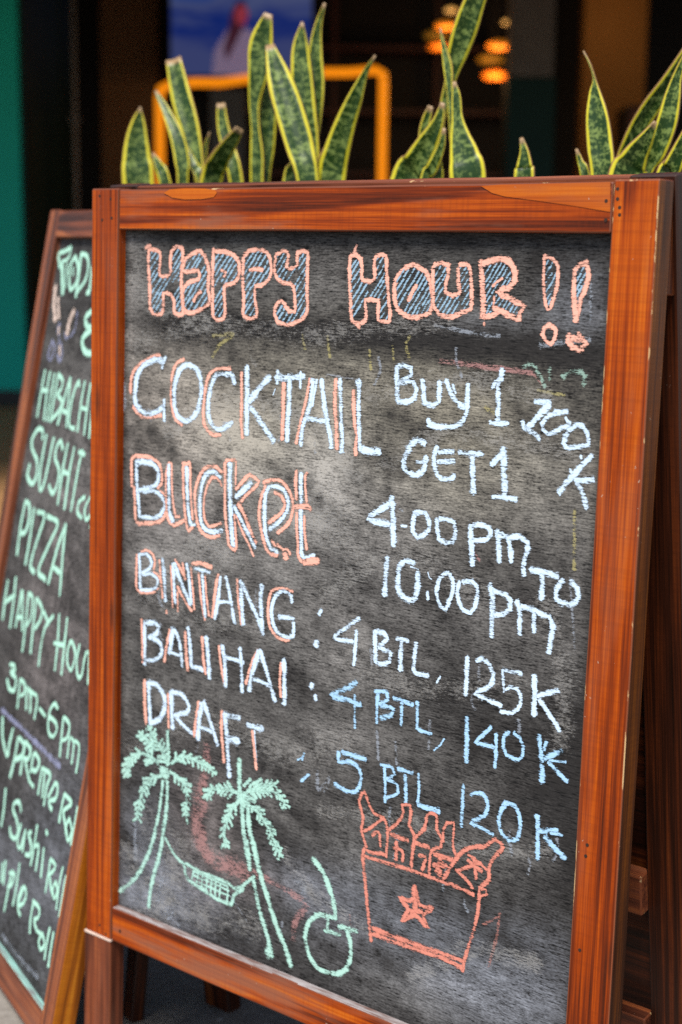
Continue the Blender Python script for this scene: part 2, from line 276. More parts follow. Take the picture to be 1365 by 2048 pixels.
# ------------------------------------------------------------------ chalk data: colour, width mm, then x,y in half millimetres from the top left of the frame
CHALK = """#chalk_smudge 1
Y6.2,359,307,421,300,381,325,360,352
Y5.2,610,291,618,322
Y5.1,676,292,684,334
Y5.3,880,282,871,299,882,327
Y4.4,784,314,788,352
Y4.3,839,301,844,334
P7,952,325,1043,329,1156,334
P3.8,1156,334,1179,354
M4.3,1135,326,1155,318,1172,337,1184,358
M3.8,1192,318,1193,344
M5.1,1219,338,1243,325,1264,333,1263,350
P29.4,351,1326,341,1374,358,1428,398,1452,503,1457
P17.2,368,1197,362,1266,340,1329
R4.2,1145,1351,1139,1407,1123,1473
R3.7,1107,1387,1145,1358
R3.6,783,1464,786,1484
C5.5,1264,172,1268,202,1268,236
C6,937,259,1039,271,1083,272
C7.4,1169,284,1270,270
P4.1,1038,662,1062,687
C5.6,812,893,817,933
C4.5,836,1061,842,1122
C4.5,883,1072,888,1121
C4.9,964,1014,964,1074
C5.9,684,1179,689,1221,718,1187,706,1222
P11.1,503,1446,633,1465,664,1477,635,1530,631,1565
C5.2,1073,875,1072,914
C4.3,1257,695,1275,819
C8.6,632,1432,660,1435,654,1459
C5.2,1036,615,1040,652
Y4.8,1259,569,1264,676
Y4.7,1169,364,1226,369
Y6,1058,404,1091,415
C9.5,81,385,91,462,75,497
C10,140,1426,145,1521
C8.3,243,1614,292,1635
W32.3,105,339,351,284,656,289,971,248
W35.2,220,518,442,436,663,479,770,568
W45.9,363,742,562,643,723,654
W29.6,764,412,977,359,1196,380
W28.3,819,534,982,461,1222,466,1276,514
W34.2,676,803,876,713,1088,749
W29.7,147,885,338,922,570,883
W32.2,761,943,961,955,1163,896
W39.7,120,1263,374,1139,580,1160,767,1097
W48.2,107,1507,193,1580,355,1592,536,1561
W22.2,694,1263,901,1231,1093,1241,1246,1200
W27.4,941,1553,1081,1446,1238,1425
W25.4,587,1378,702,1455,836,1480
W35.1,1207,739,1257,869,1255,1008
W43.7,118,175,167,238,351,274
W62.7,173,1418,288,1458,243,1590,128,1697
W52.1,614,585,670,640,750,691
W57.6,303,772,365,796,453,773
C7.8,233,1540,227,1569,220,1599
C5.3,1157,1183,1159,1209,1167,1233
W6.1,698,365,699,390,687,415
C4.4,806,325,812,352,798,381
W5.1,612,462,611,488,601,515
C4.5,651,504,653,515,653,526
C4.3,398,485,402,504,419,520
C4.1,877,1212,875,1237,881,1259
C4.7,168,476,167,489,177,502
C5.7,339,1204,334,1221,346,1234
C5.5,1016,1288,1016,1318,1011,1349
C5.7,216,951,214,972,228,991
C8,271,1601,268,1615,255,1633
C4.6,502,825,500,846,505,868
C5.9,600,1534,599,1547,597,1559
C5,208,877,209,895,222,911
C5.8,1164,971,1168,986,1166,1003
C5.3,1060,940,1058,957,1068,973
C4.6,1259,1175,1264,1195,1253,1221
C4.8,988,299,991,326,1005,352
W6.2,470,322,471,344,488,363
C4.8,557,458,563,485,552,515
W7,327,406,324,437,330,467
C4.4,1202,1227,1206,1242,1201,1260
C5.8,895,1260,896,1286,891,1314
C5.5,1062,1349,1064,1360,1074,1371
#chalk_lettering|happy 1
H3.2,164,145,175,132
H3.2,162,159,186,135
H3.2,164,177,184,155
H3.2,187,152,195,140
H3.2,168,193,183,174
H3.2,187,172,196,158
H3.2,168,208,194,177
H3.2,169,227,188,206
H3.2,190,204,206,186
H3.1,232,155,256,126
H3.2,171,246,197,215
H3.2,198,213,221,184
H3.1,232,175,257,144
H3.1,259,143,265,132
H3.2,175,258,197,231
H3.2,197,228,225,196
H3.2,226,195,239,178
H3.1,242,178,266,149
H3.2,181,266,201,243
H3.2,202,240,209,233
H3.2,236,199,256,177
H3.1,255,175,264,167
H3.2,197,266,207,252
H3.1,255,195,262,186
H3.2,240,230,261,206
H3.2,261,205,263,202
H3.2,245,241,257,224
H3.2,260,222,265,217
H3.2,246,256,265,231
H3.2,257,261,266,247
H3.1,271,161,288,142
H3.1,277,171,293,152
H3.1,297,149,307,137
H3.1,289,173,315,144
H3.1,316,140,321,135
H3.1,304,171,321,147
H3.1,326,145,329,141
H3.1,271,223,294,197
H3.1,272,239,288,221
H3.1,289,220,301,202
H3.1,305,200,310,191
H3.1,317,184,338,158
H3.1,275,250,293,229
H3.1,297,228,309,213
H3.1,308,211,326,189
H3.1,328,187,343,169
H3.1,285,257,306,230
H3.1,308,229,329,205
H3.1,330,202,346,184
H3.1,300,258,318,237
H3.1,319,236,336,216
H3.1,336,213,343,205
H3.1,321,252,341,227
H3.1,343,224,345,220
H3.1,346,238,350,236
H3,360,134,360,133
H3,357,154,377,133
H3,360,172,369,157
H3,371,156,390,133
H3,359,189,380,163
H3,382,161,399,142
H3,400,140,403,137
H3,361,206,376,184
H3,378,183,399,157
H3,401,154,414,140
H3,383,193,403,168
H3,404,166,417,150
H3,419,149,420,145
H3,363,236,381,212
H3,384,210,400,188
H3,401,185,425,156
H3,362,252,386,222
H3,389,221,390,220
H3,408,196,431,169
H3,364,265,387,237
H3,389,234,391,232
H3,378,266,392,247
H3,447,147,456,132
H3,445,163,467,138
H2.9,469,135,475,129
H3,445,180,457,166
H2.9,459,164,477,141
H2.9,477,140,489,127
H3,446,195,467,170
H2.9,467,168,483,151
H2.9,484,147,498,130
H3,447,212,459,200
H3,460,198,475,180
H2.9,475,177,496,150
H2.9,497,149,509,135
H3,449,230,469,202
H3,472,201,483,184
H2.9,486,183,507,158
H2.9,509,154,516,145
H3,449,247,464,229
H3,466,226,476,214
H2.9,488,197,503,176
H2.9,506,175,521,158
H3,449,260,471,233
H3,474,232,477,225
H2.9,505,192,522,170
H3,466,260,481,242
H3,477,259,480,255
H2.9,535,144,543,132
H2.9,533,163,546,145
H2.9,547,144,558,130
H2.9,536,175,550,159
H2.9,549,157,565,138
H2.9,541,182,552,170
H2.9,552,169,563,157
H2.9,553,187,565,167
H2.9,567,167,568,164
H2.8,593,133,594,132
H2.9,564,189,578,172
H2.9,580,170,590,157
H2.8,592,152,601,140
H2.8,604,140,609,130
H2.9,539,241,542,233
H2.8,594,166,607,149
H2.8,608,147,617,138
H2.9,538,258,555,236
H2.9,556,234,557,233
H2.8,584,198,602,175
H2.8,602,174,618,155
H2.9,543,266,557,250
H2.9,559,246,563,239
H2.9,588,209,596,195
H2.8,599,193,609,179
H2.8,611,178,617,168
H2.9,555,270,568,254
H2.9,569,251,571,248
H2.8,588,224,611,199
H2.8,611,197,617,187
H2.9,567,273,584,249
H2.9,591,241,606,221
H2.8,607,218,619,204
H2.9,580,270,596,250
H2.8,596,247,614,224
H2.8,616,220,618,218
H2.8,600,265,618,239
S4.8,163,121,162,162,167,209,169,256,180,268,203,267,209,258,210,239,210,222,234,225,243,238,245,263,270,264,267,229,264,191,266,160,268,135,267,127,251,121,234,132,230,153,229,182,198,184,198,161,198,136,179,130,166,129
S4.8,274,150,292,139,320,131,333,142,344,164,347,182,344,207,350,228,351,237,331,250,299,261,277,258,270,237,271,212,289,196,317,189,314,171,288,175,268,172,274,150
S4.6,358,131,395,132,418,139,432,155,432,180,417,196,392,201,391,218,395,248,391,268,362,267,358,203,357,158,358,126
S4.5,445,140,459,129,487,125,510,132,520,148,523,170,514,187,496,198,480,200,479,222,484,261,449,262,448,231,444,186,445,140
S4.4,534,136,550,128,565,129,568,141,563,160,570,163,592,155,591,139,593,131,618,129,619,167,620,211,623,239,615,257,594,268,569,275,543,269,534,254,537,237,553,226,563,236,574,247,589,247,588,219,583,197,575,192,556,191,540,184,531,169,532,152,534,136
S4.3,152,127,168,121
S4.1,324,215,311,223,302,237
S3.6,381,170,396,174,390,183
S3.9,462,169,474,165,499,166
#chalk_lettering|hour 1
H2.7,728,161,744,142
H2.7,730,173,747,150
H2.7,748,149,753,142
H2.7,730,189,743,173
H2.7,744,172,755,158
H2.7,732,205,745,188
H2.7,748,186,758,170
H2.7,733,222,753,197
H2.7,753,196,762,182
H2.7,791,144,798,136
H2.7,734,239,744,227
H2.7,745,225,754,212
H2.7,755,211,773,185
H2.7,776,184,779,181
H2.7,790,165,800,151
H2.7,801,147,810,135
H2.7,738,254,759,227
H2.7,760,224,775,202
H2.7,795,176,809,158
H2.7,809,155,816,147
H2.7,767,232,769,229
H2.7,778,216,796,193
H2.7,798,191,812,171
H2.7,812,169,818,163
H2.7,789,215,802,197
H2.7,804,194,813,181
H2.7,816,180,820,175
H2.7,799,216,819,189
H2.7,820,187,822,187
H2.7,813,214,824,202
H2.7,802,245,822,220
H2.7,822,218,826,215
H2.7,807,253,818,240
H2.7,821,254,829,241
H2.6,841,186,853,169
H2.6,854,167,861,159
H2.6,840,202,861,176
H2.6,861,172,871,158
H2.6,873,155,876,150
H2.6,844,216,864,188
H2.6,863,187,878,167
H2.6,879,165,888,152
H2.6,849,229,867,201
H2.6,869,198,881,183
H2.6,883,181,897,159
H2.6,874,205,888,187
H2.6,891,185,907,161
H2.6,864,239,873,224
H2.6,875,220,892,198
H2.6,894,196,905,179
H2.6,906,178,912,167
H2.6,871,242,883,226
H2.6,885,224,901,200
H2.6,903,198,917,176
H2.6,882,245,893,229
H2.6,892,228,902,216
H2.6,903,215,914,199
H2.6,914,196,924,187
H2.6,892,245,903,225
H2.6,906,225,919,206
H2.6,920,205,925,195
H2.6,903,243,917,221
H2.6,919,219,928,207
H2.6,915,239,928,219
H2.6,930,157,936,147
H2.5,929,175,946,150
H2.5,949,149,949,146
H2.6,930,192,939,178
H2.5,940,177,950,166
H2.5,951,163,959,151
H2.6,931,204,947,181
H2.5,949,180,959,164
H2.6,934,218,944,204
H2.5,944,201,959,183
H2.6,939,228,953,207
H2.5,986,157,994,148
H2.5,945,234,960,214
H2.5,961,212,967,202
H2.5,987,172,1005,149
H2.5,953,238,971,212
H2.5,971,209,977,204
H2.5,990,184,1001,167
H2.5,1002,165,1010,154
H2.5,962,240,972,226
H2.5,974,224,982,211
H2.5,984,209,994,196
H2.5,995,192,1008,173
H2.5,1011,172,1013,167
H2.5,973,241,991,214
H2.5,1002,195,1015,179
H2.5,997,219,1012,196
H2.5,1014,194,1016,191
H2.5,999,232,1015,208
H2.5,1016,206,1016,204
H2.5,1012,228,1016,221
H2.5,1043,150,1045,145
H2.5,1044,164,1057,146
H2.5,1046,179,1056,166
H2.4,1056,165,1063,153
H2.4,1064,151,1070,143
H2.5,1046,191,1062,170
H2.4,1063,168,1080,142
H2.5,1048,205,1062,183
H2.4,1064,181,1074,164
H2.4,1076,163,1088,145
H2.5,1049,216,1060,200
H2.4,1062,197,1075,177
H2.4,1077,175,1087,160
H2.4,1088,159,1093,150
H2.5,1052,233,1059,218
H2.4,1062,217,1073,198
H2.4,1079,190,1091,172
H2.4,1092,169,1100,158
H2.5,1059,232,1070,220
H2.4,1068,218,1082,201
H2.4,1090,187,1101,169
H2.4,1076,222,1090,204
H2.4,1086,224,1097,207
H2.4,1093,225,1104,210
H2.4,1103,228,1112,212
H2.4,1110,229,1118,218
H2.4,1118,231,1119,228
S4.4,729,134,727,161,731,203,735,245,738,260,757,264,771,259,773,244,769,218,785,217,802,219,801,242,803,255,830,257,831,241,826,214,822,181,818,159,816,134,792,134,789,152,789,179,760,180,759,157,755,141,742,132,729,134
S5,883,148,864,155,847,169,839,189,840,211,846,230,861,240,882,248,906,244,925,236,931,221,928,197,922,176,911,161,895,153,883,148
S3.2,736,130,744,113
S4.8,751,264,757,271
S4.2,891,187,883,198,874,216
S4.5,988,146,1003,146,1011,151,1016,177,1018,203,1017,227,998,233,980,242,965,243,946,238,934,226,930,193,928,166,932,147,948,144,963,150,964,165,959,181,959,197,975,203,991,198,987,178,985,154
S6.2,1035,140,1039,170,1043,203,1046,242
S5.7,1039,145,1064,137,1086,136,1102,145,1110,159,1110,174,1098,186,1075,194,1099,203,1118,212,1134,218,1124,228,1123,240,1101,235,1085,227,1067,223
S5.1,1047,241,1068,235,1083,227
S2.9,1068,202,1067,225
S2.9,1063,185,1074,175,1084,169
S2.9,1048,250,1049,255
#chalk_lettering|exclamation 1
H2.8,1170,133,1173,131
H2.8,1170,149,1180,133
H2.8,1171,164,1185,144
H2.8,1185,142,1188,137
H2.8,1172,178,1187,158
H2.8,1175,193,1191,169
H2.8,1191,167,1197,156
H2.8,1177,206,1189,190
H2.8,1180,215,1193,196
H2.7,1233,159,1243,143
H2.7,1234,174,1246,156
H2.7,1246,153,1252,144
H2.7,1235,190,1249,166
H2.7,1250,164,1258,153
H2.7,1236,203,1250,178
H2.7,1253,176,1259,167
H2.7,1238,214,1249,194
H2.7,1250,193,1252,190
H2.7,1240,225,1244,216
S3.8,1170,127,1170,154,1172,186,1177,211,1182,221,1188,218,1193,198,1199,179,1199,147,1195,139,1183,132,1170,128
S4.8,1242,141,1233,152,1233,178,1235,209,1241,237,1245,221,1249,199,1257,181,1261,158,1257,143,1242,141
S3.4,1242,140,1258,136
S6.1,1236,203,1239,222,1241,238
S4.3,1190,248,1178,253,1174,265,1181,276,1193,281,1200,270,1201,257,1193,250
S5.8,1228,263,1227,275,1237,285,1253,288,1264,277,1254,270,1234,269
S4.1,1246,260,1252,264
#chalk_lettering|cocktail 1
S4.4,203,356,175,362,140,379,117,398,110,423,110,446
S4.4,119,474,138,491,161,495,187,491,208,485
B7.3,212,371,194,366,171,371,145,385,130,407,125,435,125,461,140,479,161,487,187,482,212,469
B5.2,219,358,209,384
B4.3,217,451,219,497
S3.8,277,360,255,370,242,392,237,427,242,466,253,491,274,502
B6.8,289,372,269,378,256,399,247,429,251,466,262,485,283,493,307,482,322,462,330,428,327,397,311,377,289,372
S4.2,415,373,386,373,362,381,347,399,340,433,337,472,341,496,353,509,370,515,390,513
B6,427,401,420,385,401,384,375,387,363,404,355,424,351,456,356,483,372,501,393,501,412,491,423,484
S3.8,446,377,448,418,448,456,448,479,453,515
B7.1,461,365,463,402,464,447,465,505
B7.5,527,382,510,395,486,418,470,438
B6.6,474,449,496,469,521,493,542,513
S5.2,564,392,565,439,564,507
B7.2,541,383,619,376
B4.3,547,369,546,394
B3.4,609,367,609,399
B6.5,580,383,580,431,577,483,578,510
B1.3,542,405,536,418
S3.8,635,379,626,418,614,463,602,512
B6.1,642,380,638,424,627,455,617,485,615,514
B3.4,652,380,642,433
B5.8,665,379,670,407,676,436,684,465,693,493,695,512
B5.8,632,460,678,459
S5,702,375,701,420,706,463,710,513
B5.4,713,374,716,419,719,462,723,490,722,518
C3.3,676,369,708,369,755,373
S4.5,748,393,750,430,755,466,760,480,757,509,759,520
B8.9,755,381,763,378
B5.3,761,384,762,429,765,472,768,505
B8.1,768,506,792,509,819,509
#chalk_lettering|bucket 1
S4.4,118,653,116,615,119,587,152,582,185,584,206,596,214,618,212,638,200,647
S4.9,125,654,128,688,134,731,167,730,190,727,218,715,228,694
S2.9,207,653,226,661
B5.9,132,594,134,646,140,687,145,721
B6.3,132,597,164,594,190,598,204,614,202,631,189,645,142,659
B5.8,154,661,189,655,212,664,224,682,215,701,199,713,150,719
S4.3,237,587,227,612,227,652,230,693,236,713,255,725,269,717,289,708
S3.4,243,588,245,634,250,674,259,704,271,702
S4.7,277,586,301,583
S3.8,279,589,280,630,283,662,289,702,298,731,312,720
S3.3,300,587,303,644,311,704
B5.6,235,593,235,627,237,667,238,692,250,716
B5.5,290,592,293,645,297,684,304,714
B2.8,305,717,320,714
S4.2,396,594,378,583,355,584,333,602,318,636,317,666,322,697,329,716,345,731,367,736,393,728
S3.5,397,621,381,605,366,607,353,627,345,655,344,682,349,702,360,713,397,702
B5.6,392,605,374,593,357,597,342,612,334,640,332,672,336,704,349,720,376,723,400,716
S3.9,404,571,406,638,408,685,416,723,421,746,440,755
S2.5,436,563,436,615
S4.1,407,566,433,562
S4,437,624,457,605,475,589,488,592,503,600,489,616,464,636,454,648
S5,444,654,459,669,472,690,484,712,499,730
S3.6,434,679,439,713,442,751
S2.7,440,681,460,713,478,736,493,760
B6.9,419,570,420,621,422,652,425,683,429,722,433,745
B6.8,482,605,460,623,437,641
B5.2,433,660,449,680,469,706,479,717,497,741
S4.3,515,601,538,593,564,593,584,607,597,627,598,650,587,678,558,702
S4.5,522,607,508,639,505,673,510,696,519,718,526,737,543,748,559,748
S4.4,547,618,567,624,576,637,570,656,552,670,532,684
S3.7,542,718,552,729,558,725,573,734,587,732,595,741
S6.6,581,740,582,752
B5.3,530,609,522,625,521,671,524,702,532,724,542,738,559,740
B5.2,530,610,550,605,571,610,583,626,585,645,576,663,557,682,535,697
S4.3,605,565,604,593,608,627
S3.4,635,569,629,575,632,612,635,627
S3.9,609,653,610,683,614,713,617,743,628,753
S3.9,630,658,631,688,639,725
B5.6,618,571,618,599,620,629,620,659,623,696,625,734,629,741
B4.3,629,744,660,734
S6,598,641,637,637,647,642
S7.5,632,753,671,743
#chalk_lettering|buy_one 1
B6.7,852,342,854,375,858,408
B5.8,850,343,870,338,887,342,886,356,866,366
B5.8,857,371,892,368,901,382,897,397,880,407,857,407
B5.7,914,363,918,385,921,404,941,409,954,401,954,382,954,363
B5.6,969,360,978,378,989,393,1003,404,1016,407
B3,984,366,992,383
B5.6,1019,364,1018,391,1019,411,1011,432,1000,441,971,446,944,447,934,444,931,436
B5.8,1093,332,1091,345,1085,352,1086,377,1087,409,1087,426
B5.2,1094,349,1079,355,1073,367
B5,1071,429,1089,431,1110,428
#chalk_lettering|hundred 1
B5.1,1165,385,1184,384,1197,384
B6.4,1195,388,1179,404,1161,425,1150,434
B5,1140,422,1146,434,1160,439,1173,445,1179,452
B5.1,1234,398,1211,401,1191,412,1182,424,1186,434,1197,440,1210,435,1225,426,1241,422
B3.5,1230,407,1235,415,1241,417
B5.2,1260,416,1244,425,1232,439,1229,453,1236,460,1257,457,1280,452,1280,443,1276,432,1266,420,1254,418
B5.7,1288,470,1272,485,1254,507,1237,525,1224,541
B2.8,1265,471,1267,478
B3.1,1244,498,1249,505
B5.9,1257,516,1278,515,1294,512
B5.9,1261,520,1274,539,1283,563
B2.8,1221,538,1228,546
#chalk_lettering|get_one 1
B6.6,926,482,908,477,893,489,880,510,877,531,888,541,909,544,924,535,927,524,930,507
B5,907,520,932,516
B5.5,955,485,949,503,950,521,958,539,969,545,991,541,997,535
B5.7,958,495,993,490
B5.4,957,514,996,508
B7,1005,491,1032,490,1057,489
B6.8,1036,497,1038,527,1042,564
B7.6,1103,476,1107,519,1111,561
B6.7,1105,483,1093,493,1079,507
B5.2,1085,566,1106,563,1137,565
#chalk_lettering|four_pm 1
B6.4,852,591,850,605,824,621,794,641,811,646,847,646
B6.8,854,602,857,643,860,686
B2.4,877,646,890,645
C3.2,870,614,879,616
B5.6,909,616,905,637,906,654,917,664,932,657,944,645,943,628,934,615,922,614,909,616
B5.5,960,622,963,644,967,659,984,665,999,660,1005,640,1001,623,987,620,967,621
B6.9,1039,625,1043,663,1047,699
B5.7,1037,625,1067,621,1084,628,1078,645,1044,653
B5.7,1097,625,1103,655,1106,685
B5.6,1100,636,1120,635,1128,657,1132,681
B5.6,1120,637,1149,631,1165,639,1164,659,1158,685,1160,702
B6,1174,688,1203,690,1233,693
B6,1199,696,1200,718,1201,739
B5.9,1244,697,1230,716,1231,732,1244,739,1270,735,1277,723,1272,707,1257,697
#chalk_lettering|ten_pm 1
B6.5,845,712,844,741,843,788
B6.8,912,714,890,713,877,725,874,751,877,774,890,784,912,787,921,770,922,748,921,731
B1.7,903,722,923,725
B3.9,946,765,948,780
B1.4,945,727,949,737,955,739
B5,991,720,975,732,968,754,969,774,978,788,990,792,996,780,1004,757,1004,735,993,719
B4.9,1019,734,1015,753,1020,772,1031,787,1046,790,1055,780,1061,758,1060,737,1048,729,1026,733
B6.6,1088,728,1095,752,1095,786,1097,827
B5.8,1097,740,1123,742,1135,752,1134,767,1122,779,1100,784
B5.5,1148,750,1155,762,1156,790,1159,812
B5.4,1158,758,1178,760,1186,764,1187,784,1189,802
B6.1,1183,759,1202,766,1219,767,1226,782,1225,805,1222,835
#chalk_lettering|bintang 1
S3.8,137,805,136,842,137,884,153,890,198,881
S3,149,799,165,791,189,798,196,814,192,831
S2.9,192,837,209,845,216,865,202,876
B5,144,804,147,841,150,880
B4.5,146,804,168,801,185,814,178,831,154,846
B4.5,154,848,185,843,206,853,202,869,183,879,150,884
S3.1,210,807,215,847,222,891
B5.9,219,804,225,838,231,896
S2.5,234,917,235,924
S2.7,246,815,250,859,254,909
S3.8,259,800,277,818,292,839
S3.7,267,858,286,881,314,907
S2.7,282,803,291,836
S3.1,308,809,314,849,321,901
S3.1,268,872,270,913
B4.8,253,809,256,849,262,898
B5.6,257,808,278,846,309,893
B4.8,295,803,303,834,311,890
S5.2,311,802,340,796,371,801
S3.2,332,819,340,869,347,900,354,919
S3,352,822,357,866,366,908
B4.2,318,811,367,812
B4.7,342,810,348,860,354,912
S4.3,391,813,383,854,376,910
B5.1,398,817,393,861,383,912
B5.3,414,815,426,852,443,913
B3.8,389,874,434,867
S3.8,447,815,452,862,462,910
B6.3,457,816,461,864,468,909
B5.7,460,819,485,857,508,887,526,921
B6.4,518,816,516,855,523,914
S3.7,605,817,574,815,546,826,538,852,538,879,544,903,564,919,590,924,599,920
B5.1,603,840,600,828,579,820,558,833,548,859,550,886,563,909,587,915,608,910,609,881
B5,567,876,609,874
B4.7,683,843,677,854
B6.8,675,909,670,920
#chalk_lettering|bali_hai 1
S3.8,155,950,158,1000,160,1050
B5,164,953,166,998,167,1054
B6.4,170,957,196,951,211,959,204,975,180,989
B6.1,178,988,209,991,221,1005,217,1024,193,1039,169,1042
S4.1,247,959,237,997,230,1035
B6.7,255,953,251,982,245,1013
B6,257,954,276,979,287,1035
B3.9,244,1009,279,1013
S5,294,956,297,992,304,1042
B6,303,944,310,981,314,1022,316,1029
B5.7,316,1029,352,1031
S4,347,958,350,998,359,1039
B6.5,359,956,365,996,371,1047
S3.9,398,969,404,1007,417,1049
B5.9,408,967,416,1005,420,1054
B4.8,413,992,435,990,472,992
B5.3,460,962,465,1005,469,1056
S4.2,513,958,494,990,479,1037
B6.5,515,959,497,1008,489,1050
B5.7,518,957,538,1000,564,1059
B5.7,500,1022,549,1027
S4.1,579,974,575,1011,580,1046
B6.2,586,964,588,1009,590,1059
B6,662,1001,662,1010
B5,673,1023,675,1033
#chalk_lettering|draft 1
S5.2,167,1089,169,1142,174,1189
B6.8,180,1091,184,1143,188,1186
B6.7,180,1093,206,1093,231,1115,229,1152,207,1177,185,1187
S3.6,244,1106,245,1142,247,1183
B6.7,253,1099,256,1140,260,1182
B6,253,1099,288,1099,310,1120,301,1137,264,1152
B5.3,267,1153,295,1168,324,1182
S4.4,340,1104,332,1146,328,1185
B6.8,349,1105,341,1151,339,1190
B5.9,355,1101,377,1144,400,1190
B5.2,342,1162,381,1163
S4.6,410,1112,411,1163,420,1223
B6.6,418,1115,426,1160,431,1203,436,1253
B6.3,416,1118,463,1115
B7.8,426,1169,463,1167
B6.8,485,1125,532,1126
B3.5,506,1133,515,1212
S4,501,1135,508,1175,515,1217
#chalk_lettering|price_top 1
B4.8,782,844,750,868,717,894,741,895,768,895
B4.7,775,869,774,903,771,941
B5.7,822,863,824,894,826,923
B5.1,822,863,845,863,855,872,835,890
B5.1,833,893,863,900,861,917,841,926,825,924
B4.5,875,869,906,868
B6.1,888,872,888,901,888,930
B5.5,924,867,921,895,920,922,927,928,956,928
B2.2,985,923,976,938
B5.3,1045,874,1045,913,1045,949
B5.2,1066,879,1077,870,1096,881,1105,896,1100,917,1084,930,1066,941,1092,947,1125,952
B4.6,1125,884,1167,883
B4.4,1125,886,1128,906,1130,923,1143,912,1159,914,1168,931,1163,951,1150,961,1125,964
B5.9,1194,881,1197,918,1197,956
B5,1246,900,1220,910,1203,919
B5,1207,925,1232,949,1253,972
#chalk_lettering|price_middle 1
B7,780,975,746,997,717,1014,746,1016,792,1018
B4,777,1002,778,1034,780,1070
B4.7,835,985,834,1013,835,1047
B4.6,828,985,857,980,860,995,840,1008
B5.9,843,1010,875,1010,871,1024,844,1035
B4.6,874,988,896,989,923,993
B5.1,895,991,896,1039
B4.6,932,984,934,1011,934,1037,944,1040,970,1040
B5.6,1050,989,1052,1037,1053,1078
B4.3,1106,997,1089,1016,1072,1036,1090,1035,1115,1034
B4.5,1117,1008,1119,1040,1118,1073
B4.7,1146,998,1134,1012,1135,1029,1142,1043,1159,1047,1176,1041,1177,1018,1170,1004,1156,998
B6,1210,991,1217,1024,1221,1049,1222,1077
B4.6,1227,999,1222,1016
B5.6,1261,1009,1242,1020,1225,1033
B2.7,1235,1032,1270,1028
B5,1233,1036,1254,1050,1274,1063
B2.3,1000,1043,992,1057,977,1071
#chalk_lettering|price_bottom 1
B5.3,748,1126,811,1128
B5.3,741,1128,741,1149,770,1141,796,1153,800,1177,786,1201,757,1203,731,1196
B3.7,648,1151,643,1168
B2.2,630,1171,648,1158
B3.7,663,1193,642,1214
B3.8,858,1131,862,1168,863,1205
B3.8,848,1130,878,1129,885,1142,864,1155
B4.3,867,1156,892,1160,895,1177,866,1194
B4.8,891,1128,929,1129
B5.1,910,1136,913,1163,914,1192
B4,942,1126,945,1160,943,1187
B6.1,944,1190,996,1189
B4.9,1049,1124,1049,1162,1049,1207
B4.8,1067,1139,1085,1129,1102,1136,1107,1151,1100,1171,1070,1193,1095,1197,1122,1203
B5.2,1147,1135,1136,1154,1133,1176,1141,1196,1158,1204,1175,1197,1180,1173,1177,1151,1164,1135,1143,1135
B5.4,1216,1141,1219,1172,1221,1224
B5.1,1260,1158,1237,1165,1218,1172
B3.7,1271,1165,1245,1167
B6.2,1234,1177,1257,1193,1279,1207
#chalk_palm|left 1
M4.3,231,1310,224,1367,213,1417,206,1433
M5.6,210,1429,193,1483,157,1549,121,1588,91,1613
M5.2,246,1307,245,1362,237,1425
M5.5,238,1404,232,1449,218,1505,198,1569,190,1622
M12,227,1286,246,1295
M5.2,248,1267,246,1234,244,1192
M4.2,246,1271,235,1255,224,1239,209,1224,195,1211,180,1192
M4,240,1263,253,1249
M4,240,1263,215,1268
M4,235,1255,251,1237
M4,235,1255,212,1259
M4,230,1246,242,1231
M4,224,1239,235,1222
M4,224,1239,202,1244
M4,217,1231,228,1213
M4,217,1231,189,1240
M4,209,1224,192,1229
M4,201,1217,208,1205
M4,195,1211,206,1195
M4.1,195,1211,172,1217
M4,186,1201,193,1192
M4.1,186,1201,173,1204
M4.3,224,1235,196,1232,172,1224,151,1213
M4,210,1233,202,1218
M4,210,1233,186,1252
M4,196,1232,189,1215
M4.1,196,1232,176,1246
M4.1,183,1229,168,1238
M4.1,172,1224,155,1233
M4.1,161,1219,164,1209
M4.1,161,1219,141,1228
M4.3,215,1275,194,1265,157,1262,128,1281,114,1305,116,1329
M4.1,204,1270,173,1286
M4,194,1265,195,1244
M4.1,194,1265,169,1278
M4.1,184,1261,173,1246
M4.1,157,1262,139,1255
M4.1,157,1262,147,1276
M4.1,142,1270,125,1273
M4.1,142,1270,139,1286
M4.1,128,1281,105,1289
M4.1,128,1281,131,1298
M4.2,119,1293,96,1306
M4.1,119,1293,125,1303
M4.2,114,1305,96,1321
M4.1,114,1305,124,1313
M4.2,114,1317,102,1332
M4.1,114,1317,125,1323
M4.1,257,1265,287,1241,323,1238,352,1243,374,1248,397,1256
M3.9,271,1248,298,1252
M4,271,1248,271,1235
M3.9,287,1241,304,1254
M3.9,287,1241,301,1226
M3.9,305,1237,314,1250
M3.9,305,1237,321,1228
M3.9,323,1238,327,1254
M3.9,323,1238,350,1228
M3.9,340,1241,343,1255
M3.9,340,1241,362,1234
M3.9,352,1243,354,1257
M3.8,352,1243,371,1237
M3.9,363,1246,365,1256
M3.8,363,1246,379,1241
M3.8,374,1248,375,1257
M3.8,374,1248,391,1244
M3.8,386,1252,386,1262
M3.8,386,1252,399,1250
M4.1,253,1283,284,1293,305,1310,308,1338,306,1364,312,1391
M4,269,1288,270,1307
M4,284,1293,282,1308
M3.9,284,1293,307,1290
M4,296,1300,292,1316
M3.9,296,1300,322,1300
M3.9,305,1310,298,1321
M3.9,305,1310,323,1314
M3.9,308,1323,321,1330
M4,308,1338,293,1353
M3.9,308,1338,321,1346
M4,307,1351,294,1364
M3.9,307,1351,316,1357
M4,306,1364,296,1376
M3.9,306,1364,317,1370
M4.3,225,1300,194,1314,178,1335,162,1361,154,1389,150,1416
M4.1,209,1306,191,1305
M4.1,209,1306,201,1327
M4.1,194,1314,165,1320
M4.1,194,1314,193,1328
